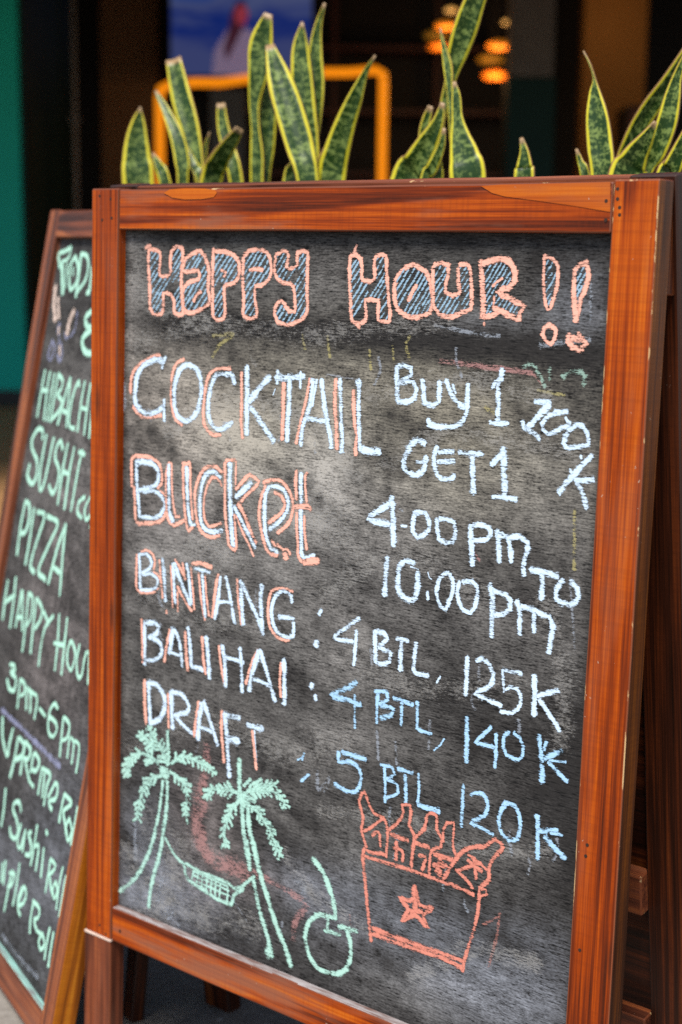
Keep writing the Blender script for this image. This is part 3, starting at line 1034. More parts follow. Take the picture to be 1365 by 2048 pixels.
M4.1,185,1323,166,1332
M4.1,185,1323,190,1336
M4.1,178,1335,159,1345
M4.1,178,1335,186,1352
M4.1,171,1346,155,1355
M4.1,171,1346,180,1361
M4.1,162,1361,173,1375
M4.1,157,1375,138,1390
M4.1,157,1375,170,1389
M4.1,154,1389,141,1401
M4.1,154,1389,163,1396
M4.1,152,1403,142,1412
M4.1,152,1403,163,1410
M4.2,150,1416,135,1430
M4.1,150,1416,163,1426
M4.3,215,1268,176,1266
M4.1,193,1266,178,1280
#chalk_palm|right 1
M5.7,476,1295,480,1346,487,1386,497,1421
M6,491,1294,499,1350,511,1384,525,1415
M5.6,492,1381,504,1446
M5.6,513,1461,532,1520,562,1587,574,1620
M6.6,510,1376,529,1435,553,1484,579,1538,608,1583,629,1624
M10.3,469,1285,485,1306
M5.8,465,1206,468,1277
M4,467,1282,436,1283,410,1288,381,1295,371,1321
M3.8,451,1282,438,1269
M3.8,451,1282,433,1302
M3.8,436,1283,421,1271
M3.8,436,1283,422,1299
M3.8,423,1285,405,1276
M3.8,423,1285,412,1300
M3.8,410,1288,398,1281
M3.8,410,1288,402,1298
M3.8,395,1290,380,1284
M3.8,395,1290,385,1305
M3.9,381,1295,358,1301
M3.9,381,1295,381,1309
M3.9,375,1306,357,1319
M3.9,375,1306,384,1318
M3.9,480,1281,511,1261,540,1247,567,1238
M3.7,495,1271,519,1279
M3.7,495,1271,501,1254
M3.7,511,1261,529,1269
M3.7,511,1261,520,1242
M3.7,525,1254,543,1263
M3.7,525,1254,533,1241
M3.7,540,1247,554,1255
M3.7,540,1247,549,1232
M3.6,553,1242,565,1250
M3.6,553,1242,562,1231
M3.6,567,1238,578,1248
M3.6,567,1238,578,1228
M3.8,490,1271,517,1264,543,1258,572,1255,592,1265,602,1283
M3.7,504,1268,518,1282
M3.7,504,1268,522,1251
M3.7,517,1264,531,1277
M3.7,517,1264,532,1250
M3.7,531,1261,542,1272
M3.7,531,1261,549,1244
M3.7,543,1258,551,1266
M3.6,543,1258,563,1241
M3.7,554,1256,562,1268
M3.6,554,1256,565,1248
M3.6,572,1255,577,1268
M3.6,572,1255,587,1248
M3.6,585,1258,584,1268
M3.6,585,1258,599,1256
M3.6,592,1265,586,1280
M3.6,592,1265,608,1267
M3.6,597,1274,591,1286
M3.6,597,1274,613,1277
M3.9,485,1296,505,1303,524,1311,539,1323,553,1337,567,1353,576,1369,588,1387
M3.7,495,1299,496,1320
M3.7,505,1303,506,1315
M3.7,505,1303,528,1298
M3.7,515,1307,542,1302
M3.7,524,1311,522,1326
M3.7,524,1311,543,1309
M3.7,532,1316,528,1332
M3.7,539,1323,535,1335
M3.7,539,1323,561,1324
M3.7,545,1329,567,1331
M3.7,553,1337,549,1351
M3.7,553,1337,574,1338
M3.7,561,1345,555,1361
M3.7,561,1345,576,1346
M3.7,567,1353,560,1371
M3.7,572,1361,567,1372
M3.7,572,1361,584,1364
M3.7,576,1369,569,1384
M3.6,576,1369,594,1373
M3.7,581,1377,574,1393
M3.6,581,1377,592,1379
M3.7,588,1387,584,1399
M3.6,588,1387,598,1389
M4,467,1300,446,1322,438,1345,426,1369,426,1394,429,1415
M3.8,456,1311,432,1320
M3.8,456,1311,459,1332
M3.8,446,1322,426,1333
M3.8,442,1334,419,1351
M3.8,442,1334,450,1343
M3.8,438,1345,418,1359
M3.8,438,1345,449,1361
M3.8,431,1357,439,1370
M3.8,426,1369,412,1380
M3.8,425,1381,412,1396
M3.8,426,1394,441,1401
M3.8,428,1404,416,1419
M3.8,428,1404,442,1411
M4.6,479,1263,500,1243
M4.1,505,1253,532,1235
M4.7,447,1282,431,1264
M5.6,480,1284,514,1288
M10.9,562,1608,571,1618
#chalk_hammock 1
M4.1,240,1439,264,1467,293,1485,317,1486,355,1491,403,1492,443,1494,457,1500,479,1491,517,1455
M4.7,303,1487,315,1517,363,1529,404,1538,451,1539,457,1517,486,1492
M2.6,331,1495,437,1501
M2.6,332,1505,444,1509
M2.6,342,1517,444,1521
M2.7,335,1491,328,1516
M2.7,362,1494,360,1525
M2.6,390,1499,387,1530
M2.6,417,1501,414,1537
M2.6,440,1500,438,1538
M2.7,349,1492,344,1522
M2.7,376,1495,374,1529
M2.6,403,1500,401,1534
C1.7,441,1515,468,1537,498,1563
#chalk_coconut 1
M6,680,1370,707,1392,729,1425,741,1454,746,1484
M5.3,744,1482,706,1486,678,1507,666,1540,672,1573,692,1599,723,1606,757,1599,781,1578,790,1547,786,1517,778,1501
M5.2,755,1498,778,1495,806,1494
M4.2,726,1488,725,1513
M4.6,717,1517,761,1514
#chalk_bottle_bucket 1
R4.1,811,1329,868,1328,927,1326,984,1327,1040,1328,1084,1332
R4.7,811,1329,815,1352,827,1423,835,1471,841,1502
R5.2,842,1474,934,1475,1020,1473,1067,1472
R5.2,842,1486,934,1485,1020,1482,1065,1487
R4.3,1098,1325,1095,1369,1084,1419,1071,1464,1066,1494
R3.5,1095,1333,1097,1318,1111,1315,1114,1323,1098,1332
R4.1,811,1329,816,1312,826,1317,867,1311
R3.8,821,1309,807,1280,809,1248,797,1216,811,1196,821,1215,837,1233,861,1237,872,1263,871,1317
R3.5,812,1277,826,1268,861,1237
R3.8,833,1281,850,1269,856,1299
R3.9,874,1260,899,1234,910,1212,906,1199,926,1196,927,1218,924,1235,938,1253,936,1285,934,1319
R4.6,880,1266,924,1267
R4.7,895,1277,896,1315
R3.7,887,1291,911,1292,912,1313
R3.8,941,1257,962,1232,969,1202,989,1199,992,1227,1005,1243,1003,1260,981,1273,978,1324
R4.4,941,1267,976,1267
R4.2,951,1291,968,1288,961,1317
R3.5,1008,1247,1007,1223,1015,1207,1031,1203,1031,1229,1031,1250,1040,1269
R5.1,987,1278,1032,1278
R5.7,1002,1281,1003,1317
R5.6,986,1300,1019,1293
R5.1,992,1313,1010,1289
R4.7,1012,1324,1030,1290,1053,1256,1077,1240,1106,1230,1126,1211,1145,1222,1125,1248,1116,1273,1117,1292,1097,1316
R3.5,1039,1295,1067,1308,1081,1321
R3.5,1067,1257,1092,1266,1117,1278
R4.2,1081,1260,1088,1300
R4.2,1044,1296,1097,1265
R4.2,1067,1268,1101,1282
R4.7,944,1355,959,1390,990,1388,968,1409,981,1432,948,1415,917,1436,931,1408,909,1390,939,1388,944,1355
R6.6,946,1369,948,1407
R5.3,965,1402,937,1411
#chalk_smudge 2
L9.6,244,1410,448,1411,639,1415,757,1417
C11.1,545,1946,707,1944,853,1933
#chalk_lettering|today 2
M8.8,182,103,132,114,82,123,95,141,112,162
M6.4,117,147,172,132,182,103
M12.5,127,153,174,233
M6.4,167,146,185,218
M8.1,225,127,197,156,211,196,236,220,271,195,263,155,225,127
M6.3,223,159,233,180
M10.3,271,122,279,174,287,239
M8.4,270,120,320,125,345,153,340,189,292,224
M10,374,152,385,221,368,224
M9.9,398,132,434,170,473,228
M11.5,436,268,390,290,413,312,450,318,394,345,420,375,458,382
M9.8,436,268,497,277,524,299,463,321,528,341,531,369,464,382
#chalk_flower 2
K12,101,216,112,262,150,310
K8.9,139,246,177,301
K13.9,293,275,267,306,266,341
L6.3,319,277,321,329,266,353,240,338
L8.9,191,316,183,337,203,351
K6.4,190,327,194,347
L8.1,153,366,137,409,168,419,182,385,155,370
L7.9,208,361,243,381,250,417,209,400,207,371
K7,223,378,235,402
#chalk_lettering|hibachi 2
M8.7,134,453,131,504,131,586
M8.6,179,454,178,500,195,589
M8.6,131,510,188,507
M8.5,218,455,219,517,224,588
M8.4,250,454,249,514,249,588
M8.3,250,454,295,469,294,491,266,510
M8.3,273,511,316,524,306,551,253,583
M8.2,349,456,331,516,313,589
M8.1,352,456,366,513,385,587
M8.1,335,548,378,550
M8.1,433,471,422,460,400,486,392,530,405,579,450,585
M7.9,467,456,466,513,475,589
M7.8,513,458,515,508,528,592
M7.7,467,527,523,525
M7.7,556,466,553,504,569,595
#chalk_lettering|sushi 2
M9.7,207,642,202,620,161,618,124,648,132,676,195,706,209,746,184,773,134,756,137,724
M9.5,237,626,233,691,239,752,266,779,287,745,293,683,301,627
M9.1,387,649,358,628,334,653,342,681,386,707,388,747,365,773,325,756
M9.1,419,629,413,687,419,795
M8.9,473,632,467,700,475,798
M8.9,415,705,470,705
M8.7,537,632,528,682,527,795
M8.6,512,639,558,641
M7.7,610,745,575,764,577,791,614,799
M7.4,646,740,625,776,648,799,671,778,665,750,646,740
M7.4,680,809,690,811
M7.4,701,751,705,793
#chalk_lettering|pizza 2
M10.3,153,828,147,895,157,982
M10.1,153,828,192,832,211,873,191,912,159,916
M10,236,834,243,920,242,993
M9.8,266,839,331,841,302,920,285,987,325,1000
M9.5,354,837,444,843,400,913,357,988,422,1001
M9.3,505,834,472,909,449,1006
M9.1,506,836,521,910,551,1017
M9.2,460,956,523,961
#chalk_lettering|happy_hour 2
M9.3,115,1065,119,1124,127,1177
M9.1,180,1043,195,1108,202,1183
M9.1,127,1125,198,1089
M8.9,247,1066,249,1118,247,1171
M8.8,255,1066,309,1167
M8.8,243,1144,291,1134
M8.4,308,1060,325,1134,337,1219
M8.3,312,1061,348,1068,361,1116,338,1146
M8.2,377,1061,388,1130,404,1208
M8.1,383,1060,437,1079,435,1110,406,1139
M7.9,451,1082,506,1104
M8,529,1077,483,1119,474,1171,482,1224
M7.7,570,1064,594,1133,607,1204
M7.6,632,1060,645,1130,659,1202
M7.6,568,1141,639,1130
M7.4,681,1110,674,1143,694,1170,723,1173,732,1134,703,1111,681,1110
M7.2,749,1102,748,1144,770,1176,796,1173,797,1131,801,1108
M7.1,811,1106,839,1108,832,1117
M7.1,824,1112,847,1178
M7,877,1112,891,1172
#chalk_lettering|three_pm 2
M8.1,254,1277,292,1271,305,1283,270,1294,322,1301,325,1332,281,1339,250,1320
M8,357,1292,365,1331,373,1370
M7.9,357,1292,400,1297,406,1320,380,1334
M7.8,419,1297,444,1355
M7.8,433,1299,459,1310,479,1353
M7.6,455,1303,498,1300,516,1311,518,1361
M7.4,542,1324,595,1331
M7.3,674,1289,648,1283,623,1305,624,1341,642,1363,677,1362,693,1336,669,1324,627,1324
M7.1,724,1297,733,1348,745,1394
M7,729,1295,773,1304,773,1336,742,1353
M7,787,1332,796,1382
M6.9,797,1329,823,1336,831,1385
M6.8,825,1330,858,1330,869,1364,870,1397
#chalk_lettering|supreme_roll 2
M9.4,267,1427,295,1476,356,1510,358,1478,366,1431
M9.3,418,1440,419,1502,408,1555
M9.1,424,1438,473,1444,470,1476,430,1498
M8.7,480,1433,480,1469,483,1523
M8.6,486,1433,530,1442,524,1468,485,1478
M8.5,505,1480,556,1515,597,1521
M8.4,557,1494,561,1443,608,1449,598,1477,565,1484
M8.3,636,1456,638,1528
M8.2,658,1462,673,1526
M8.2,643,1457,702,1456,691,1491,692,1539
M8,713,1511,747,1463,767,1470,765,1498,723,1519,753,1532
M7.9,818,1469,815,1508,816,1542
M7.8,818,1469,875,1473,832,1508,856,1532,884,1555
M7.7,878,1511,865,1540,893,1562,906,1533,878,1511
M7.6,917,1470,916,1511,916,1565
#chalk_lettering|sushi_roll 2
M8.3,389,1595,403,1656,403,1694
M8,536,1608,515,1592,480,1602,472,1623,514,1639,539,1661,527,1687,490,1690,473,1674
M7.9,552,1638,548,1688,577,1696,593,1642
M7.8,592,1640,598,1698
M7.7,637,1631,618,1641,653,1661,654,1686,622,1696
M7.6,671,1601,674,1653,672,1707
M7.5,680,1653,706,1645,714,1705
M7.4,743,1636,757,1708
M7.4,738,1593,752,1596
M7.3,800,1644,803,1683,804,1729
M7.3,800,1644,841,1645,829,1666,808,1682
M7.2,815,1683,839,1708,862,1718
M7.2,859,1680,849,1704,869,1721,881,1696,859,1680
M6.2,890,1632,886,1679,894,1738
M6.2,919,1644,918,1686,919,1747
#chalk_lettering|temple_roll 2
M8.2,464,1778,477,1825
M8.1,484,1765,496,1824
M8,546,1768,540,1817,537,1884
M7.9,527,1782,567,1771,562,1798,533,1818
M7.9,591,1732,596,1800,594,1845
M7.7,629,1825,652,1774,676,1785,666,1812,633,1833
M7.8,641,1777,625,1818,637,1840,660,1847
M7.5,736,1781,735,1824,747,1859
M7.5,730,1781,783,1780,785,1804,762,1818,788,1834,823,1831
M7.3,831,1826,816,1853,840,1864,857,1842,831,1826
M7.2,873,1795,871,1836,874,1875
M7.1,902,1795,903,1842,907,1881"""
NAMES = {'happy': ('chalk_lettering', 'salmon outlined word HAPPY hatched in blue'), 'hour': ('chalk_lettering', 'salmon outlined word HOUR hatched in blue'),
 'exclamation': ('chalk_lettering', 'two salmon outlined exclamation marks'), 'cocktail': ('chalk_lettering', 'pale blue word COCKTAIL with salmon shadow'),
 'bucket': ('chalk_lettering', 'pale blue word BUCKET outlined in salmon'), 'buy_one': ('chalk_lettering', 'pale blue words BUY 1'), 'hundred': ('chalk_lettering', 'slanting pale blue price 100 K'),
 'get_one': ('chalk_lettering', 'pale blue words GET 1'), 'four_pm': ('chalk_lettering', 'pale blue words 4.00 PM TO'), 'ten_pm': ('chalk_lettering', 'pale blue words 10.00 PM'),
 'bintang': ('chalk_lettering', 'pale blue word BINTANG with salmon shadow'), 'bali_hai': ('chalk_lettering', 'pale blue words BALI HAI with salmon shadow'), 'draft': ('chalk_lettering', 'pale blue word DRAFT with salmon shadow'),
 'price_top': ('chalk_lettering', 'pale blue line 4 BTL, 125 K'), 'price_middle': ('chalk_lettering', 'pale blue line 4 BTL, 140 K'), 'price_bottom': ('chalk_lettering', 'pale blue line 5 BTL, 120 K'),
 'left': ('chalk_palm_tree', 'mint green palm nearest the left frame'), 'right': ('chalk_palm_tree', 'mint green palm under the word DRAFT')}
def catmull(P, step):
    P = [2*P[0]-P[1]] + P + [2*P[-1]-P[-2]]; o = []
    for i in range(1, len(P)-2):
        a, b, c, d = P[i-1:i+3]; n = max(1, int((c-b).length/step))
        for j in range(n):
            t = j/n; o.append(.5*((2*b)+(c-a)*t+(2*a-5*b+4*c-d)*t*t+(3*b-a-3*c+d)*t**3))
    o.append(P[-2]); return o
def build_chalk(which, parent, x_off, z_top, y_panel):
    groups, cur = [], None
    for ln in CHALK.split('\n'):
        if ln[0] == '#':
            nm, b = ln[1:].split(' '); cur = (nm.split('|'), int(b), []); groups.append(cur)
        else:
            v = ln[1:].split(','); cur[2].append((ln[0], float(v[0])/1000, [float(q)/2000 for q in v[1:]]))
    gi = 0
    groups2 = []
    for nm, b, strokes in groups:
        groups2 += [(nm, b, [s_]) for s_ in strokes] if nm[0] == 'chalk_smudge' else [(nm, b, strokes)]
    for nm, b, strokes in groups2:
        if b != which: continue
        smudge = nm[0] == 'chalk_smudge' or nm[0] == 'chalk_flower'
        verts, faces, cov, mi, mats = [], [], [], [], []
        for si, (c, wd, v) in enumerate(strokes):
            if c == 'B' and which == 1 and nm[-1] in ('price_middle', 'price_bottom'): c = 'N'
            m = (SM if smudge else CH).get(c) or CH.get(c) or SM[c]
            if which == 2 and c == 'M': m = MINT2
            if m not in mats: mats.append(m)
            k = mats.index(m)
            P = [Vector((v[i], v[i+1])) for i in range(0, len(v), 2)]
            P = [p for i, p in enumerate(P) if i == 0 or (p-P[i-1]).length > 1e-5]
            if len(P) < 2: continue
            C = catmull(P, .0045)
            h = wd/2*(WF.get(c, 1.3) if which == 1 else 1.32)
            t0 = (C[0]-C[1]).normalized(); t1 = (C[-1]-C[-2]).normalized()
            C = [C[0]+t0*h*.55] + C + [C[-1]+t1*h*.55]
            base = len(verts); n = len(C); yy = y_panel - (.00004 + gi*.000003 if nm[0] == 'chalk_smudge' else .00026 + (gi % 40)*.000003) - (si % 6 if c == 'H' else si % 60)*.0000015
            for i, p in enumerate(C):
                t = (C[min(i+1, n-1)] - C[max(i-1, 0)]).normalized(); nn = Vector((-t.y, t.x))
                ww = h*(1 + .22*noise.noise(Vector((p.x*90, p.y*90, si))))
                if i in (0, n-1): ww *= .55
                e = .18 if i in (0, n-1) else 1.
                for u, cv in ((-1, 0.), (-.5, .62*e), (0, 1.*e), (.5, .62*e), (1, 0.)):
                    q = p + nn*ww*u
                    verts.append((q.x - x_off, yy - i*.0000003, z_top - q.y)); cov.append(cv)
            for i in range(n-1):
                for j in range(4):
                    a = base+i*5+j
                    faces.append((a, a+5, a+6, a+1)); mi.append(k)
        me = bpy.data.meshes.new(nm[0]); me.from_pydata(verts, [], faces)
        at_ = me.attributes.new('cov', 'FLOAT', 'POINT'); at_.data.foreach_set('value', cov)
        me.polygons.foreach_set('material_index', mi)
        name, lab = NAMES.get(nm[1], (nm[0], None)) if len(nm) > 1 and which == 1 else (nm[0], None)
        o = link(name, me, mats, parent)
        o.visible_shadow = True
        if lab: o['label'] = lab
        gi += 1

WF = {'N': 1.4, 'S': 1.58, 'B': 1.46, 'H': 1.35, 'M': 1.7, 'R': 1.6}
BLOBS = [(222, 233, 154, 68, 0.34, 'y'), (280, 306, 136, 78, 0.34, 'g'), (126, 268, 90, 88, 0.2, 'p'), (340, 284, 39, 40, 0.3, 'g'), (159, 391, 81, 33, 0.24, 'g'), (90, 429, 47, 57, 0.15, 'g'), (199, 450, 107, 49, 0.14, 'g'), (312, 432, 66, 37, 0.15, 'g'), (460, 200, 111, 57, 0.2, 'y'), (537, 240, 90, 69, 0.2, 'y'), (593, 289, 56, 72, 0.16, 'g'), (425, 339, 88, 44, 0.12, 'g'), (417, 434, 66, 35, 0.16, 'g'), (556, 396, 74, 28, 0.1, 'g'), (354, 476, 58, 31, 0.22, 'g'), (108, 563, 63, 40, 0.1, 'g'), (289, 559, 107, 43, 0.12, 'g'), (384, 549, 87, 36, 0.12, 'g'), (88, 768, 57, 54, 0.34, 'b'), (137, 790, 70, 36, 0.26, 'b'), (175, 698, 38, 69, 0.24, 'p'), (229, 729, 58, 23, 0.18, 'p'), (348, 647, 84, 32, 0.2, 'g'), (323, 719, 41, 27, 0.18, 'b'), (392, 737, 57, 48, 0.16, 'b'), (553, 749, 72, 45, 0.24, 'b'), (493, 738, 81, 36, 0.15, 'b'), (625, 721, 32, 39, 0.2, 'b'), (446, 785, 73, 32, 0.14, 'g'), (569, 615, 59, 39, 0.12, 'g'), (59, 98, 39, 49, 0.22, 'g'), (326, 96, 38, 34, 0.14, 'g'), (519, 130, 64, 14, 0.18, 'b'), (623, 110, 30, 26, 0.18, 'b'), (196, 95, 104, 31, 0.12, 'g'), (425, 89, 69, 28, 0.1, 'g'), (50, 286, 11, 287, 0.14, 'g'), (635, 378, 10, 54, 0.12, 'g'), (340, 289, 32, 45, 0.22, 'g'), (223, 270, 110, 32, 0.14, 'y'), (302, 142, 251, 13, -0.22, 'g'), (521, 150, 115, 18, -0.16, 'g'), (336, 361, 77, 26, -0.08, 'g'), (636, 549, 36, 93, -0.08, 'g'), (526, 557, 67, 29, 0.08, 'g'), (591, 427, 52, 37, 0.08, 'g')]
DC = {'g': (.40, .38, .355), 'y': (.42, .38, .29), 'p': (.42, .36, .345), 'b': (.34, .36, .41)}
def panel(parent, w_, h_, x_off, z_top, y, blobs, base=.03):
    """painted plywood panel; the smeared chalk dust and painted rail shade are a per-vertex stain"""
    nx, nz = 190, 250
    x0, x1, z0, z1 = .038, w_-.038, .038, h_
    verts, cols = [], []
    for j in range(nz+1):
        for i in range(nx+1):
            X = x0+(x1-x0)*i/nx; Z = z0+(z1-z0)*j/nz
            verts.append((X-x_off, y, z_top-Z))
            xm, zm = X*1000, Z*1000
            a = base; cr = [.40*.02, .39*.02, .37*.02]; wsum = .02
            u_, v_ = X*.94+Z*.34, Z*.94-X*.34
            sw = noise.noise(Vector((X*8, Z*12, 3)))*.75 + noise.noise(Vector((u_*14, v_*42, 8)))*.65 + noise.noise(Vector((X*70, Z*55, 2)))*.40
            rg = 1-abs(noise.noise(Vector((u_*6+noise.noise(Vector((X*5, Z*5, 9))), v_*20, 5))))*2
            for bx, bz, rx, rz, am, c in blobs:
                d = ((xm-bx)/rx)**2 + ((zm-bz)/rz)**2
                if d < 6:
                    g = am*math.exp(-d*.8); a += g; g = max(g, 0); wsum += g
                    for q in range(3): cr[q] += DC[c][q]*g
            a = a*max(.1, 1 + sw*1.15) + .05*max(0, rg-.55) + .03*noise.noise(Vector((X*60, Z*16, 1)))
            edge_d = min(X-x0, x1-X, Z-z0, (z1-Z))*1000
            a *= min(1, max(.12, (edge_d-2)/13)) if which_main else 1  # dust thins along the frame; also paints in the shade below the rail
            cols.append((cr[0]/wsum, cr[1]/wsum, cr[2]/wsum, max(0, min(1, a))))
    nf = len(verts)
    back = [(x0-x_off, y+.005, z_top-z0), (x1-x_off, y+.005, z_top-z0), (x1-x_off, y+.005, z_top-z1), (x0-x_off, y+.005, z_top-z1)]
    faces = [(j*(nx+1)+i, (j+1)*(nx+1)+i, (j+1)*(nx+1)+i+1, j*(nx+1)+i+1) for j in range(nz) for i in range(nx)]
    verts += back; cols += [(.02, .02, .02, 0)]*4
    faces.append((nf, nf+1, nf+2, nf+3))
    me = bpy.data.meshes.new('panel'); me.from_pydata(verts, [], faces)
    ca = me.attributes.new('dust', 'FLOAT_COLOR', 'POINT'); ca.data.foreach_set('color', [v for c in cols for v in c])  # chalk dust plus the painted shade below the rail
    return link('panel', me, M_panel, parent)

# ------------------------------------------------------------------ the large happy hour board
which_main = True
B1 = empty('chalkboard_sign', [-0.02933, 1.48994, -0.00344], Matrix([[0.768415, 0.639595, 0.021363], [-0.639951, 0.767987, 0.025652], [0.0, -0.033383, 0.999443]]))
tag(B1, 'large sandwich chalkboard in orange varnished frame listing happy hour cocktail and bottle prices', 'chalkboard')
XO, ZT = .35, 1.04
def b1(name, mats, X0, X1, Y0, Y1, d0, d1, axis, parent=B1, **k):
    return beam(name, mats, parent, X0-XO, X1-XO, d0, d1, ZT-Y1, ZT-Y0, axis, **k)
b1('stile', [M_frame, E_light], 0, .044, 0, .8640, 0, .022, 'z', seed=1)
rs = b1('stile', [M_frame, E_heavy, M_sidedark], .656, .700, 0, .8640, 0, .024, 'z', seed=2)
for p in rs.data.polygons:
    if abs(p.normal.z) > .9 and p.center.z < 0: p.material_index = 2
b1('top_rail', [M_rail, E_light], .0442, .6558, .0015, .0445, 0.0005, .022, 'x', seed=3)
br = b1('bottom_rail', [M_rail, E_light, M_ledge], .0442, .6558, .8228, .8640, 0.0005, .022, 'x', seed=4)
for p in br.data.polygons:
    if p.normal.z > .9: p.material_index = 2
lg = b1('leg', [M_leg, E_light], -.0015, .0435, .8645, 1.0415, -.001, .021, 'z', seed=5)
b1('leg', [M_leg, E_light], .6565, .7015, .8645, 1.0415, -.001, .023, 'z', seed=6)
def flat(name, mat, pts, d, th=.0003, parent=B1):
    bm = bmesh.new(); f = bm.faces.new([bm.verts.new((x-XO, d, ZT-z)) for x, z in pts])
    r = bmesh.ops.extrude_face_region(bm, geom=[f])
    for v in r['geom']:
        if isinstance(v, bmesh.types.BMVert): v.co.y += th
    bmesh.ops.recalc_face_normals(bm, faces=bm.faces[:])
    return link(name, mesh_of(bm, name), mat, parent)
M_patch = wood('pale_wood_patch', [(.0, (.22, .035, .002)), (.4, (.42, .078, .003)), (1., (.56, .14, .008))], scuff_and_sheen=.25, knots=False)
for pts in [[(0.1145, 0.0059), (0.1235, 0.0023), (0.1459, 0.0011), (0.1753, 0.0019), (0.1898, 0.0036), (0.1927, 0.0067), (0.1885, 0.0107), (0.1719, 0.0126), (0.1462, 0.0129), (0.1274, 0.0107)], [(0.5212, 0.0038), (0.5415, 0.0028), (0.5933, 0.0026), (0.6528, 0.0022), (0.6544, 0.0269), (0.6195, 0.0218), (0.584, 0.0174), (0.5474, 0.0132), (0.5339, 0.0101)]]: flat('wood_patch', M_patch, pts, -.0001)
flat('joint_filler', plain('pale_filler', (.62, .47, .38), .9, .2, 200), [(-.001, .8635), (.0445, .8635), (.0445, .8655), (-.001, .8660)], -.0016, .003)
M_nail = plain('rusty_nail', (.03, .012, .006), .7, .3, 300)
for x, z in [(0.6603, 0.008), (0.6608, 0.0163), (0.6632, 0.0233), (0.6636, 0.0294), (0.65, 0.0178), (0.6505, 0.0336), (0.0133, 0.0081), (0.0313, 0.0115), (0.0178, 0.0341), (0.0332, 0.0319), (0.0241, 0.851), (0.0347, 0.8589), (0.0157, 0.8848), (0.0588, 0.8478), (0.6663, 0.6795), (0.6677, 0.5803), (0.6668, 0.5908)]:
    flat('nail_head', M_nail, [(x+.0016*math.cos(k*math.pi/5), z+.0016*math.sin(k*math.pi/5)) for k in range(10)], -.0003, .0008)
panel(B1, .70, .830, XO, ZT, .011, [b[:4]+(b[4]*.80,)+b[5:] for b in BLOBS])
build_chalk(1, B1, XO, ZT, .011)
# rear leaf, hinged at the top and splayed to the back
RL = bpy.data.objects.new('rear_leaf', None); col.objects.link(RL); RL.parent = B1
RL.empty_display_size = .05
RL.location = (0, .026, ZT + .005); RL.rotation_euler = (R(9.8), 0, 0)
def rl(name, X0, X1, Y0, Y1, d0, d1, axis, mats, seed):
    return beam(name, mats, RL, X0-XO, X1-XO, d0, d1, -Y1, -Y0, axis, seed=seed)
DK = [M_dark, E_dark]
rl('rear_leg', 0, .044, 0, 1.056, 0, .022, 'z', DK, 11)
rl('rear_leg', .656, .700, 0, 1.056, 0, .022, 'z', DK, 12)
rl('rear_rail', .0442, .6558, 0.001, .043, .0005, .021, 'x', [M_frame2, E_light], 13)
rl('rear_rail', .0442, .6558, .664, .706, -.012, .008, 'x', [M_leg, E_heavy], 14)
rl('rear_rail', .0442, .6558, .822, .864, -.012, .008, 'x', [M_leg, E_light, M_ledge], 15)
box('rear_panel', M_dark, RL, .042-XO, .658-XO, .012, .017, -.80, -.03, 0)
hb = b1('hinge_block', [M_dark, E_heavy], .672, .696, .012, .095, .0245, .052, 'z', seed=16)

# ------------------------------------------------------------------ the narrow food board on the left
which_main = False
KB = .74
B2 = empty('chalkboard_sign', [-0.47054, 1.93068, -0.00488], Matrix([[0.481118, 0.859956, 0.170295], [-0.876656, 0.471953, 0.09346], [0.0, -0.194256, 0.980951]]))
tag(B2, 'narrow brown framed chalkboard with mint green sushi and pizza menu', 'chalkboard')
W2_, S2, R2_ = .7*KB, .0515*KB, .0529*KB
Y2, Y3 = 1.3301*KB, 1.3858*KB
XO2, ZT2 = .35*KB, Y3 + .02
def b2(name, mats, X0, X1, Y0, Y1, d0, d1, axis, **k):
    return beam(name, mats, B2, X0-XO2, X1-XO2, d0, d1, ZT2-Y1, ZT2-Y0, axis, **k)
b2('stile', [M_frame2, E_light], 0, S2, 0, Y3, 0, .022, 'z', seed=21)
st = b2('stile', [M_frame2, E_light, M_side], W2_-S2, W2_, 0, Y3, 0, .030, 'z', seed=22)
for p in st.data.polygons:
    if abs(p.normal.z) > .9 and p.center.z < 0: p.material_index = 2
b2('top_rail', [M_frame2, E_light], S2+.0002, W2_-S2-.0002, .0015, R2_, .0005, .022, 'x', seed=23)
r2 = b2('bottom_rail', [M_frame2, E_light, M_ledge2], S2+.0002, W2_-S2-.0002, Y2, Y3, .0005, .022, 'x', seed=24)
for p in r2.data.polygons:
    if p.normal.z > .9: p.material_index = 2
b2('leg', [M_frame2, E_light], 0, S2, Y3+.0005, Y3+.022, -.001, .021, 'z', seed=25)
b2('leg', [M_frame2, E_light], W2_-S2, W2_, Y3+.0005, Y3+.022, -.001, .029, 'z', seed=26)
B2_BLOBS = [(260, 500, 120, 160, .10, 'p'), (330, 620, 80, 60, .10, 'p'), (200, 330, 200, 120, .12, 'g'), (380, 160, 90, 70, .12, 'g'), (420, 800, 90, 90, .14, 'b'), (180, 900, 200, 60, .12, 'b')]
panel(B2, W2_, Y2+.006, XO2, ZT2, .009, B2_BLOBS, .05)
build_chalk(2, B2, XO2, ZT2, .009)
for X in (.07, W2_-.07):
    bl = ZT2*.98
    o = beam('rear_leg', DK, B2, X-.015-XO2, X+.015-XO2, 0, .018, -bl, 0, 'z', seed=int(X*90))
    sw = R(5.8)
    o.rotation_mode = 'QUATERNION'
    o.rotation_quaternion = Matrix.Rotation(sw, 3, 'X').to_quaternion() @ Matrix.Rotation(R(-90), 3, 'Y').to_quaternion()
    o.location = (X-XO2, .036 + math.sin(sw)*bl/2, ZT2 - .012 - math.cos(sw)*bl/2)

